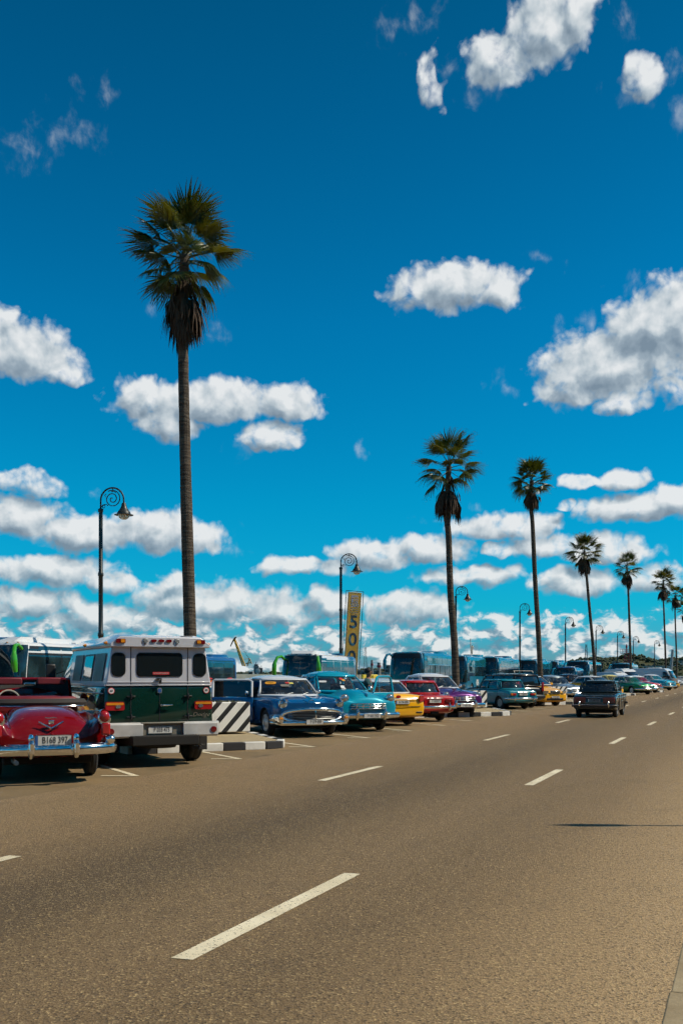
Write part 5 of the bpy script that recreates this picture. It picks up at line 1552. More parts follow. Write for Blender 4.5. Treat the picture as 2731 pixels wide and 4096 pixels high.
    for s in (1, -1):
        f_ = block(root, 'mud_flap', (-1.62, s * .83, .42), (.02, .30, .36), rubber, .01)
        text('flap_lettering', 'LUXURY', .055, steel, f_, (0, -1, 0), (0, 0, 1), (-1.633, s * .83, .33), .001)
        # side windows: frames with bright edge
        for i, x in enumerate((-1.30, -.45, .42)):
            q = MB()
            d = .058
            def sp(u, v, off):
                return (x + u * .35, s * (lerp(.950, .873, v) + off), lerp(1.55, 2.06, v))
            q.add([sp(-1, 0, .006), sp(1, 0, .006), sp(1, 1, .006), sp(-1, 1, .006)], [(0, 1, 2, 3)])
            fr_ = q.obj('side_window_frame', blackm, root, solid=.006, smooth=False)
            q = MB(); q.add([(x + u * .31, s * (lerp(.950, .873, v) + .012), lerp(1.55, 2.06, v)) for u, v in ((-1, .07), (1, .07), (1, .93), (-1, .93))], [(0, 1, 2, 3)])
            q.obj('side_window', glass_dk, fr_, solid=.004, smooth=False)
            MB().tube([(x + .02, s * .925, 1.60), (x + .02, s * .882, 2.03)], .010, 5).obj('window_bar', blackm, fr_)
        for x in (-1.80, -.2):
            MB().lathe([(.03, 0), (.03, .03), (.012, .06)], 10, Matrix.Translation((x, s * .905, 2.24)) @ Matrix.Rotation(R(-90 * s), 4, 'X')).obj('side_marker', amberlens, root)
        b = MB(); b.tube([(1.55, s * .96, 1.40), (1.62, s * 1.18, 1.42), (1.62, s * 1.20, 1.60)], .014, 6); b.tube([(1.5, s * .95, 1.75), (1.62, s * 1.20, 1.66)], .010, 6)
        mo = b.obj('mirror_arm', blackm, root)
        block(root, 'wing_mirror', (1.60, s * 1.22, 1.72), (.08, .20, .36), blackm, .03, mo)
    MB().box((0, 0, .48), (4.6, 1.2, .18)).obj('underside', under, root, bev=.02)
    MB().tube([(-1.05, -.75, .385), (-1.05, .75, .385)], .07, 8).obj('rear_axle', under, root)
    root.scale = (1, .975, .94)
    place(root, (-1.05, -.965), (790, 3038), -27)
    return root
van()

# ------------------------------------------------------------------ dark blue saloon, white roof, door open
def olds():
    P = dict(body=c_blue, roof=c_white, hx=2.36, hy=.755, hz=.84, hr=.105, guards=False, grille='none', bz=.37, bh=.12, ty=.845, skip=(('side', -1, 0),),
             st=[(2.40, .70, .86, .74, .46, .0), (2.36, .82, .93, .90, .40, .02), (2.2, .90, .97, .95, .33, .05), (1.7, .985, 1.0, .965, .28, .045), (1.2, 1.03, 1.01, .97, .26, .03), (.82, 1.06, 1.01, .97, .25, .01), (.4, 1.03, 1.01, .97, .25, .0), (-1.1, 1.03, 1.0, .97, .25, .0), (-1.6, 1.02, .99, .965, .26, .0), (-2.1, .96, .97, .95, .30, .04), (-2.55, .86, .95, .92, .36, .04), (-2.68, .70, .84, .82, .44, 0)],
             gh=dict(zb=1.0, zt=1.47, F=1.22, A=(.70, .86), At=(.28, .66), Ft=.44, pw=3.4, C=(-1.25, .82), R=-1.85, Ct=(-.95, .62), Rt=-1.25, crown=.10))
    root, G = vintage("dark blue vintage saloon with white roof and oval chrome grille, passenger door open", P)
    # wide oval mouth: thick chrome lip, dark inside, bars, upright in the middle
    lip = []
    for i in range(33):
        a = 2 * math.pi * i / 32
        y = .80 * math.copysign(abs(math.cos(a)) ** .8, math.cos(a)); z = .545 + .165 * math.copysign(abs(math.sin(a)) ** .85, math.sin(a))
        lip.append((2.60 - .22 * (abs(y) / .8) ** 2, y, z))
    MB().tube(lip, .055, 10).obj('grille_surround', chrome, root)
    b = MB(); b.grid(lambda i, j: (2.50 - .22 * abs(2 * i - 1) ** 2, (2 * i - 1) * .76, .545 + (2 * j - 1) * .145 * math.sqrt(max(.02, 1 - abs(2 * i - 1) ** 3))), 16, 2)
    b.obj('grille', blackm, root)
    for z in (.47, .51, .55, .59, .63):
        MB().tube([(2.545 - .22 * (abs(y) / .8) ** 2, y, z) for y in [-.66 + .11 * k for k in range(13)]], .010, 5).obj('grille_bar', steel, root)
    MB().tube([(2.62, 0, .41), (2.645, 0, .54), (2.62, 0, .70)], .024, 8).obj('grille_upright', chrome, root)
    for s in (1, -1):
        b = MB(); b.loft([[(x, s * yc + hy * math.cos(a) * 1.0, z + hz_ * math.sin(a)) for a in [k * math.pi / 6 for k in range(12)]] for x, yc, hy, z, hz_ in ((2.0, .985, .03, .46, .10), (2.32, .95, .07, .47, .125), (2.48, .90, .09, .47, .125), (2.53, .885, .07, .47, .10))])
        b.obj('bumper_end', chrome, root)
        block(root, 'parking_light', (2.535, s * .885, .49), (.02, .10, .05), amberlens, .01)
        b = MB(); b.tube([(2.25, s * .755, .935), (2.40, s * .755, .935), (2.47, s * .755, .90)], [.02, .035, .02], 8); b.obj('headlight_hood', c_blue, root)
    # ringed globe badge with a bar through it
    T = Matrix.Translation((2.33, 0, .865)) @ Matrix.Rotation(R(78), 4, 'Y')
    MB().tube([T @ Vector((.075 * math.cos(a), .075 * math.sin(a), .02)) for a in [i * math.pi / 10 for i in range(21)]], .014, 8).obj('badge_ring', chrome, root)
    MB().tube([(2.36, -.22, .86), (2.39, -.09, .865)], .010, 6).tube([(2.39, .09, .865), (2.36, .22, .86)], .010, 6).obj('badge_bar', chrome, root)
    plate(root, 2.70, -.05, .40, 1, 'P 079 059', .46, .13)
    # stickers on the glass
    W_ = G['wind']
    def glassmark(nm, u, v, w, h, m, par=None, rr=None):
        p = W_(u, v); q = W_(u + .02, v); r_ = (q - p).normalized(); t_ = (W_(u, v + .02) - p).normalized()
        b = MB(); b.prism([(x, y) for x, y in (rr or rrect(w, h, min(w, h) * .48))], 0, .003, basis(r_, r_.cross(t_).cross(r_), p + r_.cross(t_) * .006))
        return b.obj(nm, m, par or root), (r_, r_.cross(t_).cross(r_), p + r_.cross(t_) * .012)
    st_, fr_ = glassmark('taxi_sticker', -.66, .76, .30, .13, stick_y)
    text('sticker_lettering', 'TAXI', .07, ink, st_, fr_[0], fr_[1], fr_[2], .001, shear=.2)
    glassmark('round_sticker', -.18, .62, .25, .12, plain('sticker_grey', (.16, .15, .13), .6))
    glassmark('red_tag', -.02, .76, .11, .07, stick_r, rr=rrect(.11, .07, .004)); glassmark('yellow_tag', .13, .74, .11, .08, plain('tag_yellow', (.7, .6, .12), .6), rr=rrect(.11, .08, .004))
    p, q = W_(-.47, .17), W_(-.45, .17)
    text('taxi_lettering', 'TAXI', .085, stick_w, root, (q - p), (0, -.0, 1), p + Vector((.03, 0, 0)), .001, spacing=1.25)
    # open front passenger door, hinged at the windscreen pillar
    hinge = Vector((.66, -.955, 0))
    d = empty('front_door'); d.parent = root; d.location = hinge; d.rotation_euler = (0, 0, R(66))
    m = MB(); m.loft([[(x, y, z) for y, z in ((-.0, .30), (-.06, .36), (-.075, .70), (-.03, .985), (.04, .985), (.04, .30))] for x in (-1.12, -.02)])
    dp = link('door_panel', m.mesh('door_panel', c_blue), d, bev=.02)
    fr2 = MB(); loop = [(-.06, -.02, .99), (-.06, .07, 1.40), (-.14, .085, 1.44), (-1.04, .085, 1.44), (-1.09, .07, 1.40), (-1.09, -.02, .99)]
    fr2.tube(loop, .036, 8); fr2.tube([(-.42, .03, 1.0), (-.42, .085, 1.43)], .014, 6)
    link('door_window_frame', fr2.mesh('door_window_frame', c_white), d)
    gq = MB(); gq.add([(-.08, -.0, 1.0), (-1.07, -.0, 1.0), (-1.07, .075, 1.42), (-.10, .075, 1.42)], [(0, 1, 2, 3)])
    link('door_window', gq.mesh('door_window', glass_dk), d)
    tr = MB(); tr.tube([(-.02, -.08, .74), (-1.1, -.085, .74)], .012, 6); tr.tube([(-.95, -.06, .88), (-.95, -.10, .88), (-.80, -.10, .88)], .012, 6)
    link('door_trim', tr.mesh('door_trim', chrome), d)
    ml = MB(); ml.tube([(-.18, -.05, 1.0), (-.20, -.10, 1.06)], .014, 6); ml.lathe([(.006, .07), (.05, .05), (.075, 0), (.07, -.01)], 14, Matrix.Translation((-.20, -.12, 1.10)) @ Matrix.Rotation(R(90), 4, 'Y'))
    link('wing_mirror', ml.mesh('wing_mirror', chrome), d)
    block(root, 'doorway_shade', (.10, -.955, .66), (1.0, .04, .66), darkin, .02)  # dark slab on the closed body stands in for the shaded doorway
    block(root, 'front_seat', (.0, -.3, 1.04), (.3, 1.2, .2), darkin, .06)
    return root, G
r_, _ = olds()
place(r_, (2.60, 0), (1267 - 6, 24.45), 180 - 24)

# ------------------------------------------------------------------ turquoise saloon, driver's door open
P = dict(body=c_teal, roof=c_teal, dz=.07, plate='P 031 352', hz=.86, hy=.70, hr=.10, bz=.46, skip=(('side', 1, 0),),
         st=[(2.44, .76, .76, .70, .46, .0), (2.40, .94, .90, .88, .40, .02), (2.25, 1.05, .97, .925, .34, .07), (1.9, 1.14, 1.02, .935, .30, .09), (1.2, 1.19, 1.05, .94, .27, .09), (.82, 1.17, 1.06, .94, .26, .05), (.4, 1.10, 1.07, .94, .26, .0), (-1.0, 1.10, 1.07, .94, .26, .0), (-1.45, 1.10, 1.05, .94, .27, .0), (-1.95, 1.03, 1.0, .92, .30, .03), (-2.38, .92, .93, .88, .36, .02), (-2.5, .76, .80, .76, .44, .0)],
         gh=dict(crown=.13, F=1.02, pw=2.6))
r_, G = vintage("bright turquoise vintage saloon with toothed chrome grille, driver's door open", P)
place(r_, (1.48, .84), (1522, 2918), 180 - 24)
turq = r_
d = empty('front_door'); d.parent = r_; d.location = (.70, .935, 0); d.rotation_euler = (0, 0, R(-62))
m = MB(); m.loft([[(x, -y, z) for y, z in ((-.0, .32), (-.06, .38), (-.075, .75), (-.03, 1.05), (.04, 1.05), (.04, .32))] for x in (-1.08, -.02)])
link('door_panel', m.mesh('door_panel', c_teal), d, bev=.02)
f2 = MB(); f2.tube([(-.04, .02, 1.06), (-.34, -.07, 1.50), (-.46, -.09, 1.53), (-.98, -.09, 1.53), (-1.05, -.07, 1.48), (-1.05, .02, 1.06)], .034, 8); f2.tube([(-.36, .02, 1.06), (-.40, -.08, 1.50)], .012, 6)
link('door_window_frame', f2.mesh('door_window_frame', c_teal), d)
gq = MB(); gq.add([(-.07, .0, 1.06), (-1.04, .0, 1.06), (-1.02, -.08, 1.51), (-.40, -.08, 1.51)], [(0, 1, 2, 3)])
link('door_window', gq.mesh('door_window', glass), d)
tr = MB(); tr.tube([(-.95, .06, .93), (-.95, .10, .93), (-.80, .10, .93)], .013, 6); tr.tube([(-.02, .08, .80), (-1.06, .085, .80)], .012, 6)
link('door_trim', tr.mesh('door_trim', chrome), d)
block(r_, 'doorway_shade', (.12, .925, .70), (.98, .04, .66), darkin, .02)  # dark slab in place of a doorway in shade
o = MB().lathe([(.006, .07), (.06, .05), (.085, 0), (.08, -.01)], 14, Matrix.Translation((.72, -1.02, 1.16)) @ Matrix.Rotation(R(90), 4, 'Y')).tube([(.68, -.93, 1.04), (.72, -1.0, 1.12)], .013, 6).obj('wing_mirror', chrome, r_)
W_ = G['wind']
for u, v, w_, h_, m_ in ((-.80, .62, .22, .09, stick_w), (.05, .78, .10, .10, stick_r), (.12, .70, .10, .10, stick_y), (-.1, .30, .12, .14, stick_w)):
    p = W_(u, v); q = (W_(u + .02, v) - p).normalized(); t_ = (W_(u, v + .02) - p).normalized()
    b = MB(); b.prism(rrect(w_, h_, .02), 0, .003, basis(q, q.cross(t_).cross(q), p + q.cross(t_) * .008)); b.obj('windscreen_sticker', m_, r_)
block(r_, 'white_cabin_block', (.0, -.35, 1.27), (.16, .5, .34), stick_w, .08)  # plain white block behind the windscreen

# ------------------------------------------------------------------ the row behind
r_, _ = modern("yellow taxi with white roof seen from behind, next to the turquoise car's open door", dict(body=c_yel, roof=c_white, plate='B 196 690', sign=True, L=2.2))
place(r_, (-1.30, -.84), (1640, 2897), -27)
text('taxi_number', '-8157', .085, ink, r_, (0, -1, 0), (0, 0, 1), (-2.20, .38, .905), .001, bold=.01)
MB().lathe([(.06, 0), (.055, .008)], 18, basis((0, -1, 0), (0, 0, 1), (-2.196, .12, .91)) @ Matrix.Diagonal((1.5, .8, 1, 1))).obj('round_badge', redlens, r_)

r_, _ = boxsaloon("red boxy saloon seen from behind, between the yellow taxi and the purple car", dict(body=c_red2, plate='P 142 875', ty=.56, tlm=dredlens, tlm2=redlens, quad=True))
place(r_, (-1.2, -.75), (1764, 2882), -25)
MB().box((-2.0, 0, .3), (.1, .3, .1)).obj('rear_silencer', under, r_, bev=.02)

r_, _ = vintage("deep purple vintage saloon with white roof, front towards the road", dict(body=c_pur, roof=c_white, plate='P 031 755', dz=.05, bh=.16))
place(r_, (1.48, .84), (1878, 2864), 180 - 23)

r_, _ = boxsaloon("petrol blue boxy saloon parked just right of the second striped block", dict(body=c_teal2, plate='P 168 371', quad=True))
place(r_, (-1.2, .75), (1996, 2836), -25)

def suv(label, pm, loc, head):
    root = empty('off_road_car'); tag(root, label, 'off-road car')
    st = [(2.2, .80, .78, .80, .42), (2.1, .98, .95, .87, .34), (1.0, 1.06, 1.04, .90, .32), (.3, 1.07, 1.05, .90, .32), (-1.9, 1.08, 1.06, .90, .32), (-2.12, 1.04, 1.02, .88, .36), (-2.2, .9, .88, .86, .40), (-2.21, .6, .6, .82, .44)]
    body(root, 'body', pm, st, 'box', ((1.35, .36), (-1.3, .36)), .40, 2, .76, .32)
    wheels(root, 1.35, -1.3, .78, .36, .22, 'alloy')
    greenhouse(root, dict(zb=1.05, zt=1.63, F=1.05, A=(.85, .80), B=-.2, C=(-2.02, .80), R=-2.14, Ft=.45, At=(.35, .68), Bt=-.22, Ct=(-1.90, .68), Rt=-2.0, crown=.05, pw=3.2, bulge=.02, rm=.05, rmb=.08,
               segs=[(.85, .35, -.2, -.22, .07, .03), (-.2, -.22, -1.1, -1.1, .03, .03), (-1.1, -1.1, -2.02, -1.9, .03, .12)]), pm, pm, glass_dk, interior=False)
    b = MB()
    for s in (1, -1): b.tube([(.2, s * .56, 1.70), (.15, s * .56, 1.80), (-1.7, s * .56, 1.80), (-1.75, s * .56, 1.70)], .02, 6)
    for k in range(6): b.tube([(.15 - k * .36, -.56, 1.80), (.15 - k * .36, .56, 1.80)], .014, 6)
    b.tube([(.25, -.5, 1.80), (.25, -.5, 1.88), (.25, .5, 1.88), (.25, .5, 1.80)], .012, 6)
    b.obj('roof_rack', blackm, root)
    for s in (1, -1):
        block(root, 'tail_light', (-2.19, s * .80, 1.02), (.08, .13, .44), redlens, .03)
        block(root, 'headlight', (2.16, s * .66, .86), (.08, .3, .14), clearlens, .03)
    bumper(root, [(-1.9, .93, .54), (-2.2, .90, .54), (-2.3, .7, .54), (-2.32, 0, .54), (-2.3, -.7, .54), (-2.2, -.9, .54), (-1.9, -.93, .54)], .2, .06, blackm)
    plate(root, -2.27, 0, .80, -1, 'T 00 731', .5, .12)
    block(root, 'underside', (0, 0, .38), (3.8, 1.3, .14), under, .02)
    place(root, (-1.3, -.88), loc, head)
    return root
suv("black off-road car with a roof rack, left of the yellow taxi with chrome grille", c_blk, (2128, 2829), -27)

r_, _ = modern("tall yellow taxi with a wide chrome grille, front towards the road", dict(body=c_yel, roof=c_white, dz=.12, grm=chrome, fplate='B 143 267', L=2.3))
place(r_, (1.36, .84), (2226, 2822), 180 - 24)
r_, _ = vintage("silver vintage saloon behind the third striped block", dict(body=c_sil, roof=c_sil, hr=.11, plate='P 118 402', dz=.0))
place(r_, (2.5, 0), (2304, 61.5), 180 - 22)
r_, _ = vintage("orange and black vintage saloon behind the silver one, only its dark roof showing", dict(body=c_org, roof=c_blk, dz=.12, gh=dict(rail=c_org)))
place(r_, (0, 0), (2285, 80), 180 - 22)
r_, _ = modern("yellow taxi with white roof, glimpsed past the dark saloon on the road", dict(body=c_yel, roof=c_white, dz=.1, L=2.2))
place(r_, (0, 0), (2372, 71), 180 - 30)

# ------------------------------------------------------------------ dark saloon driving away in the middle lane
r_, _ = boxsaloon("dark grey green boxy saloon driving away along the road", dict(name='driving_saloon', body=c_dgr, plate='P 104 733', gh=dict(zt=1.355, C=(-1.06, .69), R=-1.22, Ct=(-.74, .565), Rt=-.86), ty=.53, tw=.42, th=.20, tlm=dredlens, tlm2=dredlens, heads=True, pm=plain('plate_dirty', (.20, .20, .19), .6), pz=.65, rz=-.055, bump=plain('dull_bumper', (.05, .05, .05), .45, .3),
    st=[(2.03, .70, .70, .70, .42), (2.01, .82, .82, .765, .34), (1.97, .875, .87, .78, .28), (1.6, .90, .895, .79, .24), (.8, .925, .92, .80, .22), (.3, .93, .925, .805, .22), (-1.0, .93, .925, .805, .22), (-1.4, .915, .91, .80, .23), (-1.80, .855, .85, .79, .28), (-1.97, .815, .81, .78, .30), (-2.04, .745, .745, .765, .32), (-2.045, .50, .52, .74, .34)]))
place(r_, (-1.2, -.74), (2467, 2869), 21.5)
MB().tube([(-2.19, -.78, .485), (-2.2, 0, .485), (-2.19, .78, .485)], .012, 6).obj('bumper_strip', chrome, r_)

# ------------------------------------------------------------------ farther along the row
F = dict(sub=1, inter=False)
def far_v(label, body_, roof_, px, Z, head, **kw):
    r_, _ = vintage(label, dict(F, body=body_, roof=roof_, **kw)); place(r_, (0, 0), (px, Z), head); return r_
far_v("green vintage saloon with heavy chrome front, right behind the driving dark saloon", c_grn, c_sil, 2512, 84, 180 - 22)
far_v("cream roofed vintage saloon between the white pickup and the driving dark saloon", c_cream, c_cream, 2442, 93, 180 - 22, dz=.08)
far_v("dark red vintage car with chrome bumper squeezed between green saloon and yellow taxi", c_red2, c_white, 2548, 92, 180 - 22)
r_, _ = modern("far yellow taxi seen from behind, right of the red vintage car", dict(body=c_yel, roof=c_yel, plate='B 203 118', sub=1, sign=True)); place(r_, (-2.2, 0), (2578, 94), -24)
far_v("turquoise vintage saloon with white roof in front of the white panel van", c_teal, c_white, 2612, 108, 180 - 30, dz=.14)
r_, _ = modern("yellow car right of the far turquoise vintage saloon", dict(body=c_yel, roof=c_blk, sub=1)); place(r_, (0, 0), (2648, 122), 180 - 24)
far_v("sea green vintage saloon at the end of the row beside the white panel van", c_mint, c_mint, 2650, 130, 180 - 34, dz=.12)
far_v("white roofed vintage car half hidden behind the green chrome-fronted saloon", c_mint, c_white, 2486, 98, 180 - 22, dz=.1)
r_, _ = modern("pale grey car at the far right edge beyond the last palms", dict(body=c_sil, roof=c_white, sub=1)); place(r_, (0, 0), (2722, 190), 180 - 24)

r_, _ = modern("yellow taxi in the bay left of the red convertible, seen only reflected in the van", dict(body=c_yel, roof=c_yel, sub=1)); r_.location = (-9.4, 23.8, 0); r_.rotation_euler = (0, 0, R(90 + 27))
# ------------------------------------------------------------------ traffic islands with black and white kerbs, striped planter blocks
k_black, k_white = plain('kerb_black', (.018, .018, .020), .7), plain('kerb_white', (.70, .68, .63), .7)
def pave_mat(n):
    p = geo(n)
    br = n.new('ShaderNodeTexBrick'); n.put(br.inputs['Vector'], p); br.inputs['Scale'].default_value = 3.2
    br.inputs['Color1'].default_value = (.44, .345, .20, 1); br.inputs['Color2'].default_value = (.37, .285, .165, 1); br.inputs['Mortar'].default_value = (.24, .185, .11, 1); br.inputs['Mortar Size'].default_value = .03
    c = n.mix(n.step(n.noise(p, 1.5, 5), .4, .75, 0, .5), br.outputs[0], (.34, .28, .18))
    return bsdf(n, c, .9, 0, 0, .2, bump(n, br.outputs[1], .4, -.01))
M_pave = mat('island_paving', pave_mat)
def stripe_mat(n):
    x, y, z = n.sep(objc(n))
    s = n.m('FRACT', n.m('MULTIPLY', n.m('ADD', n.m('SUBTRACT', x, n.m('MULTIPLY', z, .92)), 20.06), 1 / .385))
    wob = n.m('MULTIPLY', n.m('SUBTRACT', n.noise(objc(n), 9, 3), .5), .03)
    k = n.m('LESS_THAN', n.m('ADD', s, wob), .40)
    d = n.noise(objc(n), 3, 5, .65)
    wh = n.mix(n.step(d, .45, .75, 0, .6), (.74, .73, .69), (.50, .46, .40))
    c = n.mix(k, wh, (.016, .016, .018))
    return bsdf(n, c, .7, 0, 0, .3, bump(n, d, .3, .01))
M_stripe = mat('striped_concrete', stripe_mat)
M_soil = mat('planter_soil', lambda n: bsdf(n, n.mix(n.noise(objc(n), 12, 4), (.05, .035, .02), (.10, .075, .04)), .95))
M_grass = mat('planter_grass', lambda n: bsdf(n, n.mix(n.noise(objc(n), 15, 3), (.045, .055, .010), (.12, .105, .022)), .8))

def kerb_line(root, pts, first=0, ln=.5):
    k = first
    for a, c in zip(pts[:-1], pts[1:]):
        d = c - a; L_ = d.length; n_ = max(1, round(L_ / ln)); d.normalize()
        for i in range(n_):
            m_ = a + d * (L_ * (i + .5) / n_)
            h = .17 + random.uniform(-.006, .006)
            M = Matrix.Translation(m_ + Vector((0, 0, h / 2 - .01))) @ Matrix.Rotation(math.atan2(d.y, d.x) + random.uniform(-.01, .01), 4, 'Z')
            MB().box((0, 0, 0), (L_ / n_ - .012, .17, h), M).obj('kerb_stone', (k_black, k_white)[k % 2], root, bev=.014)
            k += 1
def island(label, FR, FL, BR, BL, first):
    root = empty('traffic_island'); tag(root, label, 'traffic island', 'kerbed islands between the parking bays')
    for p in (FR, FL, BR, BL): p.z = 0
    cen = (FR + FL + BR + BL) / 4
    # rounded front right corner
    d1, d2 = (FL - FR).normalized(), (BR - FR).normalized()
    r = .55
    cor = [FR + d1 * r * (1 - t) ** 2 + d2 * r * t ** 2 for t in (0, .5, 1)]
    ring = [BL, FL] + cor + [BR]
    ins = [p + (cen - p).normalized() * .07 for p in ring]
    b = MB(); b.prism([(p.x, p.y) for p in ins], -.01, .15)
    b.obj('paving', M_pave, root, smooth=False)
    kerb_line(root, ring, first)
    return root
def planter(label, corner, width=3.3, depth=.75, h=.72, seed=0):
    """corner: front right bottom corner on the ground."""
    root = empty('planter_block', corner, math.atan2(BP.y, BP.x)); tag(root, label, 'planter', 'striped planter blocks round the palms')
    b = MB(); b.box((-width / 2, .08, h / 2 + .05), (width, .16, h - .0)); b.obj('front_wall', M_stripe, root, bev=.02)
    for x in (-.08, -width + .08):
        MB().box((x, depth / 2 + .16, h / 2 + .05), (.16, depth - .005, h - .006)).obj('side_wall', M_stripe, root, bev=.02)
    MB().box((-width / 2, depth + .245, h / 2 + .05), (width, .16, h)).obj('back_wall', M_stripe, root, bev=.02)
    MB().box((-width / 2, depth / 2 + .16, h - .07), (width - .33, depth - .01, .16)).obj('soil', M_soil, root, smooth=False)
    rr = random.Random(seed); b = MB()
    for i in range(900):
        x, y = rr.uniform(-width + .1, -.1), rr.uniform(.1, depth + .15)
        hh = rr.uniform(.04, .13); a = rr.uniform(0, 6.28); q = Vector((math.cos(a), math.sin(a), 0)) * .012
        l = Vector((rr.uniform(-.05, .05), rr.uniform(-.05, .05), hh))
        p = Vector((x, y, h + .0))
        b.add([p - q, p + q, p + l], [(0, 1, 2)])
    o = b.obj('grass', M_grass, root, smooth=False); o['kind'] = 'stuff'
    return root
pc1 = at(1001, 23.6, .15)
FR1 = gnd(1150, 2992)
island("nearest kerbed island between the green van and the dark blue saloon", FR1, FR1 - BP * 3.4, (pc1 + BP * .3 + BD * .9).copy(), pc1 - BP * 3.9 + BD * .9, 1)
planter("nearest striped planter block, between the van and the blue saloon's open door", pc1, seed=1)
pc2 = at(1947, 42.0, .15)
FR2 = gnd(2046, 2862)
island("second kerbed island, in front of the purple car and the petrol blue saloon", FR2, FR2 - BP * 5.2, pc2 + BP * .7 + BD * .6, pc2 - BP * 3.9 + BD * .9, 0)
planter("second striped planter block, between the purple car and the petrol blue saloon", pc2, seed=2)
pc3 = at(2267, 58.3, .15)
FR3 = gnd(2315, 2817)
island("third kerbed island, below the yellow taxi and the silver car", FR3, FR3 - BP * 5.0, pc3 + BP * .7 + BD * .6, pc3 - BP * 3.9 + BD * .9, 0)
planter("third striped planter block, between the yellow taxi and the silver car", pc3, seed=3)
pc4 = at(2490, 84); FR4 = gnd(2538, 2782)
island("fourth kerbed island, under the green chrome-fronted saloon", FR4, FR4 - BP * 4.5, pc4 + BP * .7, pc4 - BP * 3.9, 1)
pc5 = at(2600, 117); FR5 = gnd(2650, 2769)
island("fifth kerbed island, under the far turquoise saloon", FR5, FR5 - BP * 5.0, pc5 + BP * .7, pc5 - BP * 3.9, 1)
planter("farthest striped planter block at the right edge, beyond the white van", at(2735, 172), 3.0, 1.2, 1.05, seed=5)

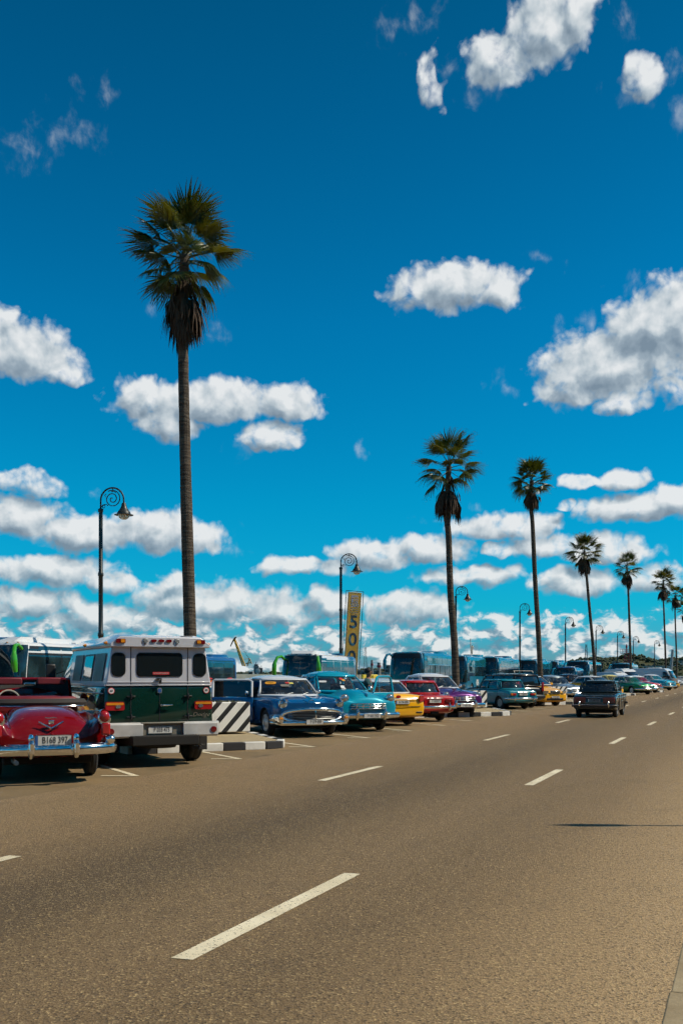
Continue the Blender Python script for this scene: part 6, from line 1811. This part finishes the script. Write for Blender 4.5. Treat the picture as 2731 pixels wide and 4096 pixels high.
# ------------------------------------------------------------------ coaches
bus_teal = paint('coach_teal', (.006, .150, .255), 0, .34, .10)
bus_teal_glass = mat('coach_roof_glass', lambda n: bsdf(n, (.010, .13, .17), .06, 0, .6, .6))
bus_white = paint('coach_white', (.66, .67, .68), 0, .32, .08)
bus_blue = paint('coach_blue', (.008, .085, .24), 0, .32, .08)
green_m = paint('mirror_green', (.05, .34, .02), 0, .3, .05)
def bus(label, P):
    root = empty(P.get('name', 'coach')); tag(root, label, P.get('cat', 'coach'), P.get('group'))
    L_, w_, h = P['L'], P.get('w', 1.25), P['h']
    z0 = .36
    fx = lambda y, z: -.34 * max(0, (z - 1.0) / (h - 1.0)) ** 2.2 - .22 * min(1.0, abs(y) / w_) ** 4
    half = [(0, h), (w_ * .55, h - .015), (w_ * .82, h - .07), (w_ * .93, h - .18), (w_ * .975, h - .42), (w_, h * .58), (w_, h * .36), (w_ * .99, .62), (w_ * .96, z0), (0, z0)]
    ring = lambda: [(y, z) for y, z in half] + [(-y, z) for y, z in half[-2:0:-1]]
    zc = (h + z0) / 2
    rings = []
    for s in (.03, .35, .65, .86, .96):
        rings.append([(fx(y * s, zc + (z - zc) * s) - (.05 if s > .9 else 0), y * s, zc + (z - zc) * s) for y, z in ring()])
    for x, k in ((-.16, 1.0), (-.5, 1.0), (-L_ + .3, 1.0)):
        rings.append([(x + fx(y, z) * max(0, 1 + x / 1.2), y, z) for y, z in ring()])
    rings.append([(-L_ + .06, y * .97, zc + (z - zc) * .985) for y, z in ring()])
    rings.append([(-L_, y * .88, zc + (z - zc) * .94) for y, z in ring()])
    o = MB().loft(rings).obj('body', P['body'], root, ang=50)
    # wheel openings
    cb = MB()
    for x in (-1.9, -L_ + 2.0):
        for s in (1, -1): cb.lathe([(.54, -.3), (.54, .3)], 24, Matrix.Translation((x, s * (w_ - .05), .46)) @ Matrix.Rotation(R(90), 4, 'X'))
    c = cb.obj('cutter', [under], None, smooth=False)
    md = o.modifiers.new('cut', 'BOOLEAN'); md.object = c; md.solver = 'EXACT'; md.material_mode = 'TRANSFER'
    o.data.materials.append(under); bpy.context.view_layer.update(); bake(o); bpy.data.objects.remove(c)
    tm, rm = wheel_meshes(.46, .28, 'steel')
    for x in (-1.9, -L_ + 2.0):
        for s in (1, -1):
            q = link('wheel', tm, root, loc=(x, s * (w_ - .17), .46), rot=(0, 0, 0 if s > 0 else math.pi)); link('rim', rm, q)
    # side profile at height z
    def yz(z):
        for (y0, a), (y1, c_) in zip(half, half[1:]):
            if c_ <= z <= a and a > c_: return y1 + (y0 - y1) * (z - c_) / (a - c_)
        return w_
    zw0 = P.get('ws0', 1.05); zw1 = h - P.get('ws1', .10)
    def ws(u, v, off=.018):
        y = u * w_ * .985; z = zw0 + (zw1 - zw0) * v
        y *= yz(min(z, h - .2)) / w_ if z > h * .58 else 1
        s = min(1.0, abs(u))
        d = .05 * max(0, min(.96, s) - .86) / .10 + .11 * max(0, s - .96) / .04
        return (fx(y, z) + off - d, y + math.copysign(.026 * w_ * max(0, s - .9) / .1, u), z)
    b = MB()
    for u0, u1 in ((-1, -.012), (.012, 1)): b.grid(lambda i, j: ws(lerp(u0, u1, i), j), 25, 8)
    b.obj('windscreen', P.get('ws', glass_bus), root)
    MB().grid(lambda i, j: ws(-.95 + 1.9 * i, .83 + .17 * j, .024), 14, 2).obj('destination_panel', P.get('head', blackm), root)
    # glazing of the sides
    for s in (1, -1):
        q = P.get('panes', 6); x0, x1 = -1.15, -L_ + .55
        zz0, zz1 = P.get('zw', (1.45, 2.30))
        for i in range(q):
            a, c_ = lerp(x0, x1, i / q) - .03, lerp(x0, x1, (i + 1) / q) + .03
            b = MB(); b.grid(lambda u, v: (lerp(a, c_, u), s * (yz(lerp(zz0, zz1, v)) + .012), lerp(zz0, zz1, v)), 1, 3)
            pn = b.obj('side_window', P.get('sg', glass_bus), root, smooth=False)
            if P.get('slide'):
                MB().tube([(lerp(a, c_, .5), s * (yz(zz0) + .016), zz0 + .02), (lerp(a, c_, .5), s * (yz(zz1) + .016), zz1 - .02)], .018, 5).obj('window_bar', blackm, pn)
            if P.get('upper'):
                b = MB(); u0, u1 = P['upper']
                b.grid(lambda u, v: (lerp(a, c_, u), s * (yz(lerp(u0, u1, v)) + .010), lerp(u0, u1, v)), 1, 4)
                b.obj('roof_window', bus_teal_glass, root, smooth=False)
        # cab corner glass and door
        b = MB(); b.grid(lambda u, v: (lerp(-.35, -1.08, u) + fx(w_, lerp(1.15, zw1 - .15, v)) * .5, s * (yz(lerp(1.15, zw1 - .15, v)) + .010), lerp(1.15, zw1 - .15, v)), 2, 5)
        b.obj('cab_window', glass_bus, root, smooth=False)
        block(root, 'headlight', (-.14, s * w_ * .78, .80), (.16, .36, .16), clearlens, .05)
        if P.get('band'):
            b = MB(); b.grid(lambda u, v: (lerp(-.18 + fx(w_, lerp(zz0 - .04, zz1 + .03, v)), -L_ + .3, u), s * (yz(lerp(zz0 - .04, zz1 + .03, v)) + .006), lerp(zz0 - .04, zz1 + .03, v)), 1, 4)
            b.obj('window_band', blackm, root, smooth=False)
        if P.get('low'): 
            MB().box((-L_ / 2 - .3, s * (w_ + .004), .62), (L_ - 1.4, .012, .34)).obj('lower_panel', P['low'], root, smooth=False)
        # mirrors on curved arms
        am = P.get('arm', bus_teal)
        y0 = s * w_ * .86
        b = MB(); b.tube([(-.34, y0, h - .32), (-.05, y0 + s * .06, h - .16), (.26, y0 + s * .18, h - .22), (.40, y0 + s * .26, h - .50)], [.07, .075, .08, .09], 8)
        mo = b.obj('mirror_arm', am, root)
        b = MB(); b.tube([(.40, y0 + s * .26, h - .46), (.43, y0 + s * .28, h - .62), (.42, y0 + s * .30, h - .95), (.36, y0 + s * .30, h - 1.22)], [.08, .125, .125, .085], 10)
        b.obj('mirror_pod', P.get('pod', am), mo)
    for y in (-.8, -.3, .3, .8):
        block(root, 'roof_marker', (fx(y, h) - .02, y, h - .06), (.05, .09, .035), P.get('mk', redlens), .01)
    for x, l in P.get('units', ((-L_ + 2.2, 1.9),)):
        MB().loft([[(x + dx, y * wy, h - .04 + dz_) for y, dz_ in ((-.75, 0), (-.70, hz), (.70, hz), (.75, 0))] for dx, wy, hz in ((-l / 2 - .15, .8, .02), (-l / 2 + .1, 1, .20), (l / 2 - .1, 1, .20), (l / 2 + .15, .8, .03))]).obj('roof_unit', P.get('unit', P['body']), root, bev=.03)
    for x in (-1.8, -L_ * .55):
        block(root, 'roof_hatch', (x, .1, h + .02), (.7, .7, .07), bus_white, .02)
    if P.get('num'):
        text('fleet_number', P['num'], .62, stick_w, root, (-1, 0, 0), (0, 0, 1), (-L_ * P.get('npos', .42), w_ + .012, .98), .003, bold=.03, sx=.62)
    block(root, 'underside', (-L_ / 2, 0, .36), (L_ - 1, 1.6, .2), under, .02)
    plate(root, .02, 0, .58, 1, P.get('plate', 'B 118 204'), .5, .12)
    return root
BH = 180 + 22.5
TEAL = dict(L=9.0, h=3.25, body=bus_teal, upper=(2.42, 2.98), zw=(1.55, 2.34), slide=True, group='teal coaches parked in a row')
def put_bus(o, px, Z, head=BH, w_=1.25):
    """front left corner of the coach (right of its front as we see it) at picture column px and distance Z"""
    p = at(px, Z); rz = R(90 - head); c, s = math.cos(rz), math.sin(rz)
    lx, ly = -.25, w_
    o.location = (p.x - (c * lx - s * ly), p.y - (s * lx + c * ly), 0); o.rotation_euler = (0, 0, rz)
t0 = bus("teal coach numbered 4003, nearest of the teal row, behind the second palm", dict(TEAL, num='4003'))
put_bus(t0, 1693, 67.5)
def teal_copy(label, num, px, Z, npos=.42):
    o = copy_tree(t0, skip=('fleet_number',)); o['label'] = label
    put_bus(o, px, Z)
    if num: text('fleet_number', num, .66, stick_w, o, (-1, 0, 0), (0, 0, 1), (-9.0 * npos, 1.262, 1.0), .003, bold=.03, sx=.62)
    return o
teal_copy("teal coach numbered 4024, second of the teal row, right of the second palm", '4024', 1866, 79, .40)
teal_copy("third teal coach, behind the black off-road car's roof rack", None, 1993, 84.5)
teal_copy("fourth teal coach, behind the third palm", '4011', 2148, 100, .30)
teal_copy("fifth and last teal coach of the row, right of the third palm", '4016', 2231, 108, .5)
o = bus("small blue minibus in front of the coach with a red swoosh", dict(name='minibus', cat='minibus', L=6.0, w=1.05, h=2.5, body=bus_blue, zw=(1.35, 2.05), ws0=1.15, panes=4, units=()))
put_bus(o, 2300, 99, BH, 1.05)
def swoosh(root, x, w_, z, k=1.0):
    for i, (dz, l) in enumerate(((.42, 1.1), (.22, 1.5), (0, 1.8))):
        b = MB(); pts = []
        for j in range(9):
            t = j / 8; pts.append((x - l * k * t, z + dz * k + .18 * k * math.sin(t * 2.2), .11 * k * (1 - t) ** .6 + .005))
        b.add([(px, w_ + .010, pz + q) for px, pz, q in pts] + [(px, w_ + .010, pz - q) for px, pz, q in pts], [(j, j + 1, 10 + j, 9 + j) for j in range(8)])
        b.obj('swoosh_stripe', stick_r if i != 1 else plain('stripe_orange', (.6, .13, .01), .5), root, solid=.003, smooth=False)
o = bus("dark fronted coach with white side and a red swoosh behind the fourth palm", dict(L=11.5, h=3.3, body=bus_teal, zw=(1.75, 2.9), panes=7, ws0=.9, low=None))
put_bus(o, 2352, 110)
MB().box((-6.2, 1.255, 1.05), (9.6, .02, 1.30)).obj('white_side_panel', bus_white, o, smooth=False)
swoosh(o, -6.5, 1.262, .95, 1.2)
o = bus("far teal coach below the red lattice beacon", dict(L=11.5, h=3.25, body=bus_teal, zw=(1.6, 2.8), panes=7)); put_bus(o, 2518, 128)
o = bus("white topped coach with green mirrors behind the blue and turquoise saloons", dict(L=6.6, w=1.15, h=2.78, body=bus_white, zw=(1.25, 2.45), panes=4, ws0=1.0, arm=green_m, pod=green_m, units=((-1.6, 2.2),), head=glass_bus, mk=blackm, low=plain('coach_trim', (.01, .2, .28), .4)))
put_bus(o, 1283, 52.5, 180 + 19, 1.15)
MB().loft([[(-6.0 + dx, y * wy, 2.74 + z) for y, z in ((-.4, 0), (-.36, hz), (.36, hz), (.4, 0))] for dx, wy, hz in ((-.5, .8, .02), (-.3, 1, .16), (.3, 1, .16), (.5, .8, .03))]).obj('rear_roof_unit', bus_teal, o, bev=.03)
o = bus("white coach with a green mirror and dark glass behind the red convertible", dict(L=8.6, w=1.2, h=2.92, body=bus_white, band=True, zw=(1.52, 2.70), panes=5, ws0=.75, ws1=.16, arm=green_m, pod=green_m, units=((-2.2, 3.2),), head=glass_bus, mk=amberlens))
put_bus(o, 96, 37.5, BH, 1.2)
b = MB(); b.box((-4.9, 1.206, 1.05), (6.4, .012, .02)); b.obj('side_line', stick_w, o, smooth=False)
text('coach_lettering', 'Transtur', .36, plain('letter_blue', (.01, .16, .36), .5), o, (-1, 0, 0), (0, 0, 1), (-2.2, 1.206, 1.12), .003, bold=.02, sx=.9, align='LEFT')
text('model_lettering', 'ZK6838HA', .11, steel, o, (-1, 0, 0), (0, 0, 1), (-1.12, 1.206, 1.42), .003, align='LEFT')
MB().tube([(-1.85 + .22 * math.cos(a), 1.206, 1.14 + .22 * math.sin(a)) for a in [math.pi * (i / 12) for i in range(13)]], .014, 5).obj('logo_arc', plain('letter_blue', (.01, .16, .36), .5), o)
for x, z in ((-.86, 1.12), (-.82, .98), (-.78, .84)):
    MB().prism([(.055 * (1 if i % 2 == 0 else .4) * math.sin(i * math.pi / 5), .055 * (1 if i % 2 == 0 else .4) * math.cos(i * math.pi / 5)) for i in range(10)], 0, .004, basis((-1, 0, 0), (0, 0, 1), (x, 1.204, z))).obj('star', blueink, o, smooth=False)
o2 = copy_tree(o); o2.location = (-17.5, 31, 0); tag(o2, "unseen white coach added left of the one with the green mirror, for reflections")  # copy added out of view to block sky reflected in the van's side
o = bus("blue roofed coach with white side and red flame stripes behind the van", dict(L=9.0, w=1.25, h=3.0, body=bus_blue, band=True, zw=(1.25, 2.66), panes=5, units=((-7.4, 2.2),)))
put_bus(o, 700, 66)
MB().box((-5.0, 1.255, .98), (7.9, .02, .52)).obj('white_side_panel', bus_white, o, smooth=False)
swoosh(o, -7.2, 1.262, .78, 1.0); swoosh(o, -4.2, 1.262, .78, 1.0)

# ------------------------------------------------------------------ vans at the far end
def panel_van(label, L_, w_, h, px, Z, head, m, wins=0):
    root = empty('panel_van'); tag(root, label, 'van')
    sec = lambda x, z1, ww: [(x, y, z) for y, z in ((ww, .35), (ww, 1.3), (ww * .94, z1 - .15), (ww * .85, z1), (-ww * .85, z1), (-ww * .94, z1 - .15), (-ww, 1.3), (-ww, .35))]
    MB().loft([sec(0, .85, w_ * .92), sec(-.12, 1.0, w_ * .97), sec(-.75, 1.15, w_), sec(-1.35, h * .90, w_), sec(-1.8, h, w_), sec(-L_ + .1, h, w_), sec(-L_, h - .1, w_ * .97)]).obj('body', m, root, bev=.06, seg=3)
    b = MB(); b.add([(-.72, .84 * w_, 1.19), (-.72, -.84 * w_, 1.19), (-1.28, -.80 * w_, h * .90 - .10), (-1.28, .80 * w_, h * .90 - .10)], [(0, 1, 2, 3)])
    b.obj('windscreen', glass_dk, root, solid=-.02, loc=(.03, 0, .03))
    for s in (1, -1):
        b = MB(); b.add([(-1.0, s * (w_ + .006), 1.22), (-1.9, s * (w_ + .006), 1.22), (-1.9, s * (w_ * .95 + .006), h * .90 - .18), (-1.42, s * (w_ * .95 + .006), h * .90 - .18)], [(0, 1, 2, 3)])
        b.obj('cab_window', glass_dk, root, solid=.01)
        block(root, 'headlight', (-.10, s * w_ * .76, .80), (.16, .26, .18), clearlens, .03)
        block(root, 'wing_mirror', (-1.0, s * (w_ + .14), 1.45), (.1, .18, .28), blackm, .03)
        for i in range(wins):
            x = -2.3 - i * 1.0
            MB().add([(x, s * (w_ + .006), 1.25), (x - .85, s * (w_ + .006), 1.25), (x - .85, s * (w_ * .955 + .006), h - .35), (x, s * (w_ * .955 + .006), h - .35)], [(0, 1, 2, 3)]).obj('side_window', glass_dk, root, solid=.01)
    MB().box((.02, 0, .55), (.2, w_ * 1.9, .22)).obj('bumper', blackm, root, bev=.04)
    MB().box((-.02, 0, .82), (.1, w_ * .9, .13)).obj('grille', blackm, root, bev=.02)
    MB().box((-L_ * .55, 0, h + .04), (1.6, .8, .10)).obj('roof_unit', m, root, bev=.04)
    tm, rm = wheel_meshes(.34, .2, 'steel')
    for x in (-.95, -L_ + 1.2):
        for s in (1, -1):
            q = link('wheel', tm, root, loc=(x, s * (w_ - .06), .34), rot=(0, 0, 0 if s > 0 else math.pi)); link('rim', rm, q)
    place(root, (-L_ / 2, 0), (px, Z), head)
    return root
panel_van("long white high roofed panel van, nose to the road, at the end of the row", 5.9, 1.0, 2.55, 2626, 124, 180 - 52, bus_white)
panel_van("white minibus glimpsed left of the fifth palm", 5.0, .98, 2.35, 2492, 112, 180 - 20, bus_white, 2)
panel_van("low white delivery van left of the white minibus", 4.4, .9, 1.95, 2462, 104, 180 - 30, bus_white)

# ------------------------------------------------------------------ person behind the turquoise car's open door
def person():
    root = empty('person'); tag(root, "dark haired person in a teal shirt leaning on the turquoise car's open door", 'person')
    skin = plain('skin', (.24, .12, .07), .55); shirt = plain('shirt_teal', (.012, .085, .10), .8); trou = plain('trousers_dark', (.016, .018, .024), .85); hair = plain('hair_dark', (.012, .009, .008), .7)
    # facing +x, right is -y
    pts = [(0, 0, .95), (.0, 0, 1.15), (.02, 0, 1.38), (.03, 0, 1.50), (.05, 0, 1.585), (.05, 0, 1.67), (.055, 0, 1.73),
           (0, .10, .90), (.04, .11, .50), (.0, .11, .08), (.16, .12, .04), (0, -.10, .90), (-.02, -.11, .50), (-.06, -.11, .08), (.10, -.12, .04),
           (.02, .19, 1.42), (.12, .25, 1.16), (.38, .22, 1.12), (.46, .21, 1.13), (.02, -.19, 1.42), (.10, -.26, 1.16), (.36, -.20, 1.18), (.44, -.18, 1.20)]
    ed = [(0, 1), (1, 2), (2, 3), (3, 4), (4, 5), (5, 6), (0, 7), (7, 8), (8, 9), (9, 10), (0, 11), (11, 12), (12, 13), (13, 14), (2, 15), (15, 16), (16, 17), (17, 18), (2, 19), (19, 20), (20, 21), (21, 22)]
    rad = [(.15, .11), (.14, .105), (.16, .10), .055, (.075, .085), (.082, .10), (.06, .075), .085, .06, .045, .035, .085, .06, .045, .035, .06, .045, .035, .03, .06, .045, .035, .03]
    skin_chain('body', pts, ed, rad, skin, root)
    skin_chain('shirt', [(0, 0, .92), (0, 0, 1.15), (.02, 0, 1.37), (.03, 0, 1.45), (.02, .19, 1.42), (.09, .235, 1.24), (.02, -.19, 1.42), (.075, -.24, 1.24)], [(0, 1), (1, 2), (2, 3), (2, 4), (4, 5), (2, 6), (6, 7)], [(.17, .13), (.16, .125), (.18, .12), .075, .078, .066, .078, .066], shirt, root)
    skin_chain('trousers', [(0, 0, .96), (0, .10, .88), (.04, .11, .50), (.0, .11, .10), (0, -.10, .88), (-.02, -.11, .50), (-.06, -.11, .10)], [(0, 1), (1, 2), (2, 3), (0, 4), (4, 5), (5, 6)], [(.16, .125), .10, .075, .065, .10, .075, .065], trou, root)
    for y, x in ((.115, .05), (-.115, -.01)):
        b = MB(); b.loft([[(x + dx, y + w_ * math.cos(a), .045 + hz * math.sin(a)) for a in [k * math.pi / 5 for k in range(10)]] for dx, w_, hz in ((-.12, .03, .03), (-.09, .045, .045), (.05, .05, .04), (.14, .045, .03), (.18, .02, .015))])
        b.obj('shoe', blackm, root)
    b = MB(); b.lathe([(.004, .135), (.05, .125), (.088, .085), (.099, .04), (.094, .0), (.07, -.035)], 16, Matrix.Translation((.022, 0, 1.668)) @ Matrix.Diagonal((1.1, .92, 1, 1)))
    b.obj('hair', hair, root)
    MB().lathe([(.004, .03), (.016, .01), (.018, -.01), (.006, -.02)], 8, Matrix.Translation((.155, 0, 1.655)) @ Matrix.Rotation(R(-25), 4, 'Y')).obj('nose', skin, root)
    for y in (.034, -.034): MB().lathe([(.004, .012), (.012, 0), (.004, -.012)], 8, Matrix.Translation((.142, y, 1.69))).obj('eye', blackm, root)
    MB().box((.142, 0, 1.61), (.012, .05, .010)).obj('mouth', plain('lips', (.16, .06, .05), .6), root, bev=.003)
    for s in (1, -1):
        hx, hy, hz = (.48, .21, 1.13) if s > 0 else (.46, -.18, 1.20)
        for k in range(4):
            MB().tube([(hx, hy - .03 + k * .02, hz), (hx + .05, hy - .033 + k * .022, hz + .005), (hx + .08 - abs(k - 1.5) * .008, hy - .034 + k * .023, hz - .025)], [.010, .0095, .007], 6).obj('finger', skin, root)
        MB().tube([(hx - .02, hy + s * -.035, hz), (hx + .02, hy - s * .055, hz - .01), (hx + .045, hy - s * .05, hz - .02)], [.011, .010, .008], 6).obj('thumb', skin, root)
    return root
pr = person()
pp = at(1468, 30.0)
pr.location = (pp.x, pp.y, 0)
pr.rotation_euler = (0, 0, R(-10))
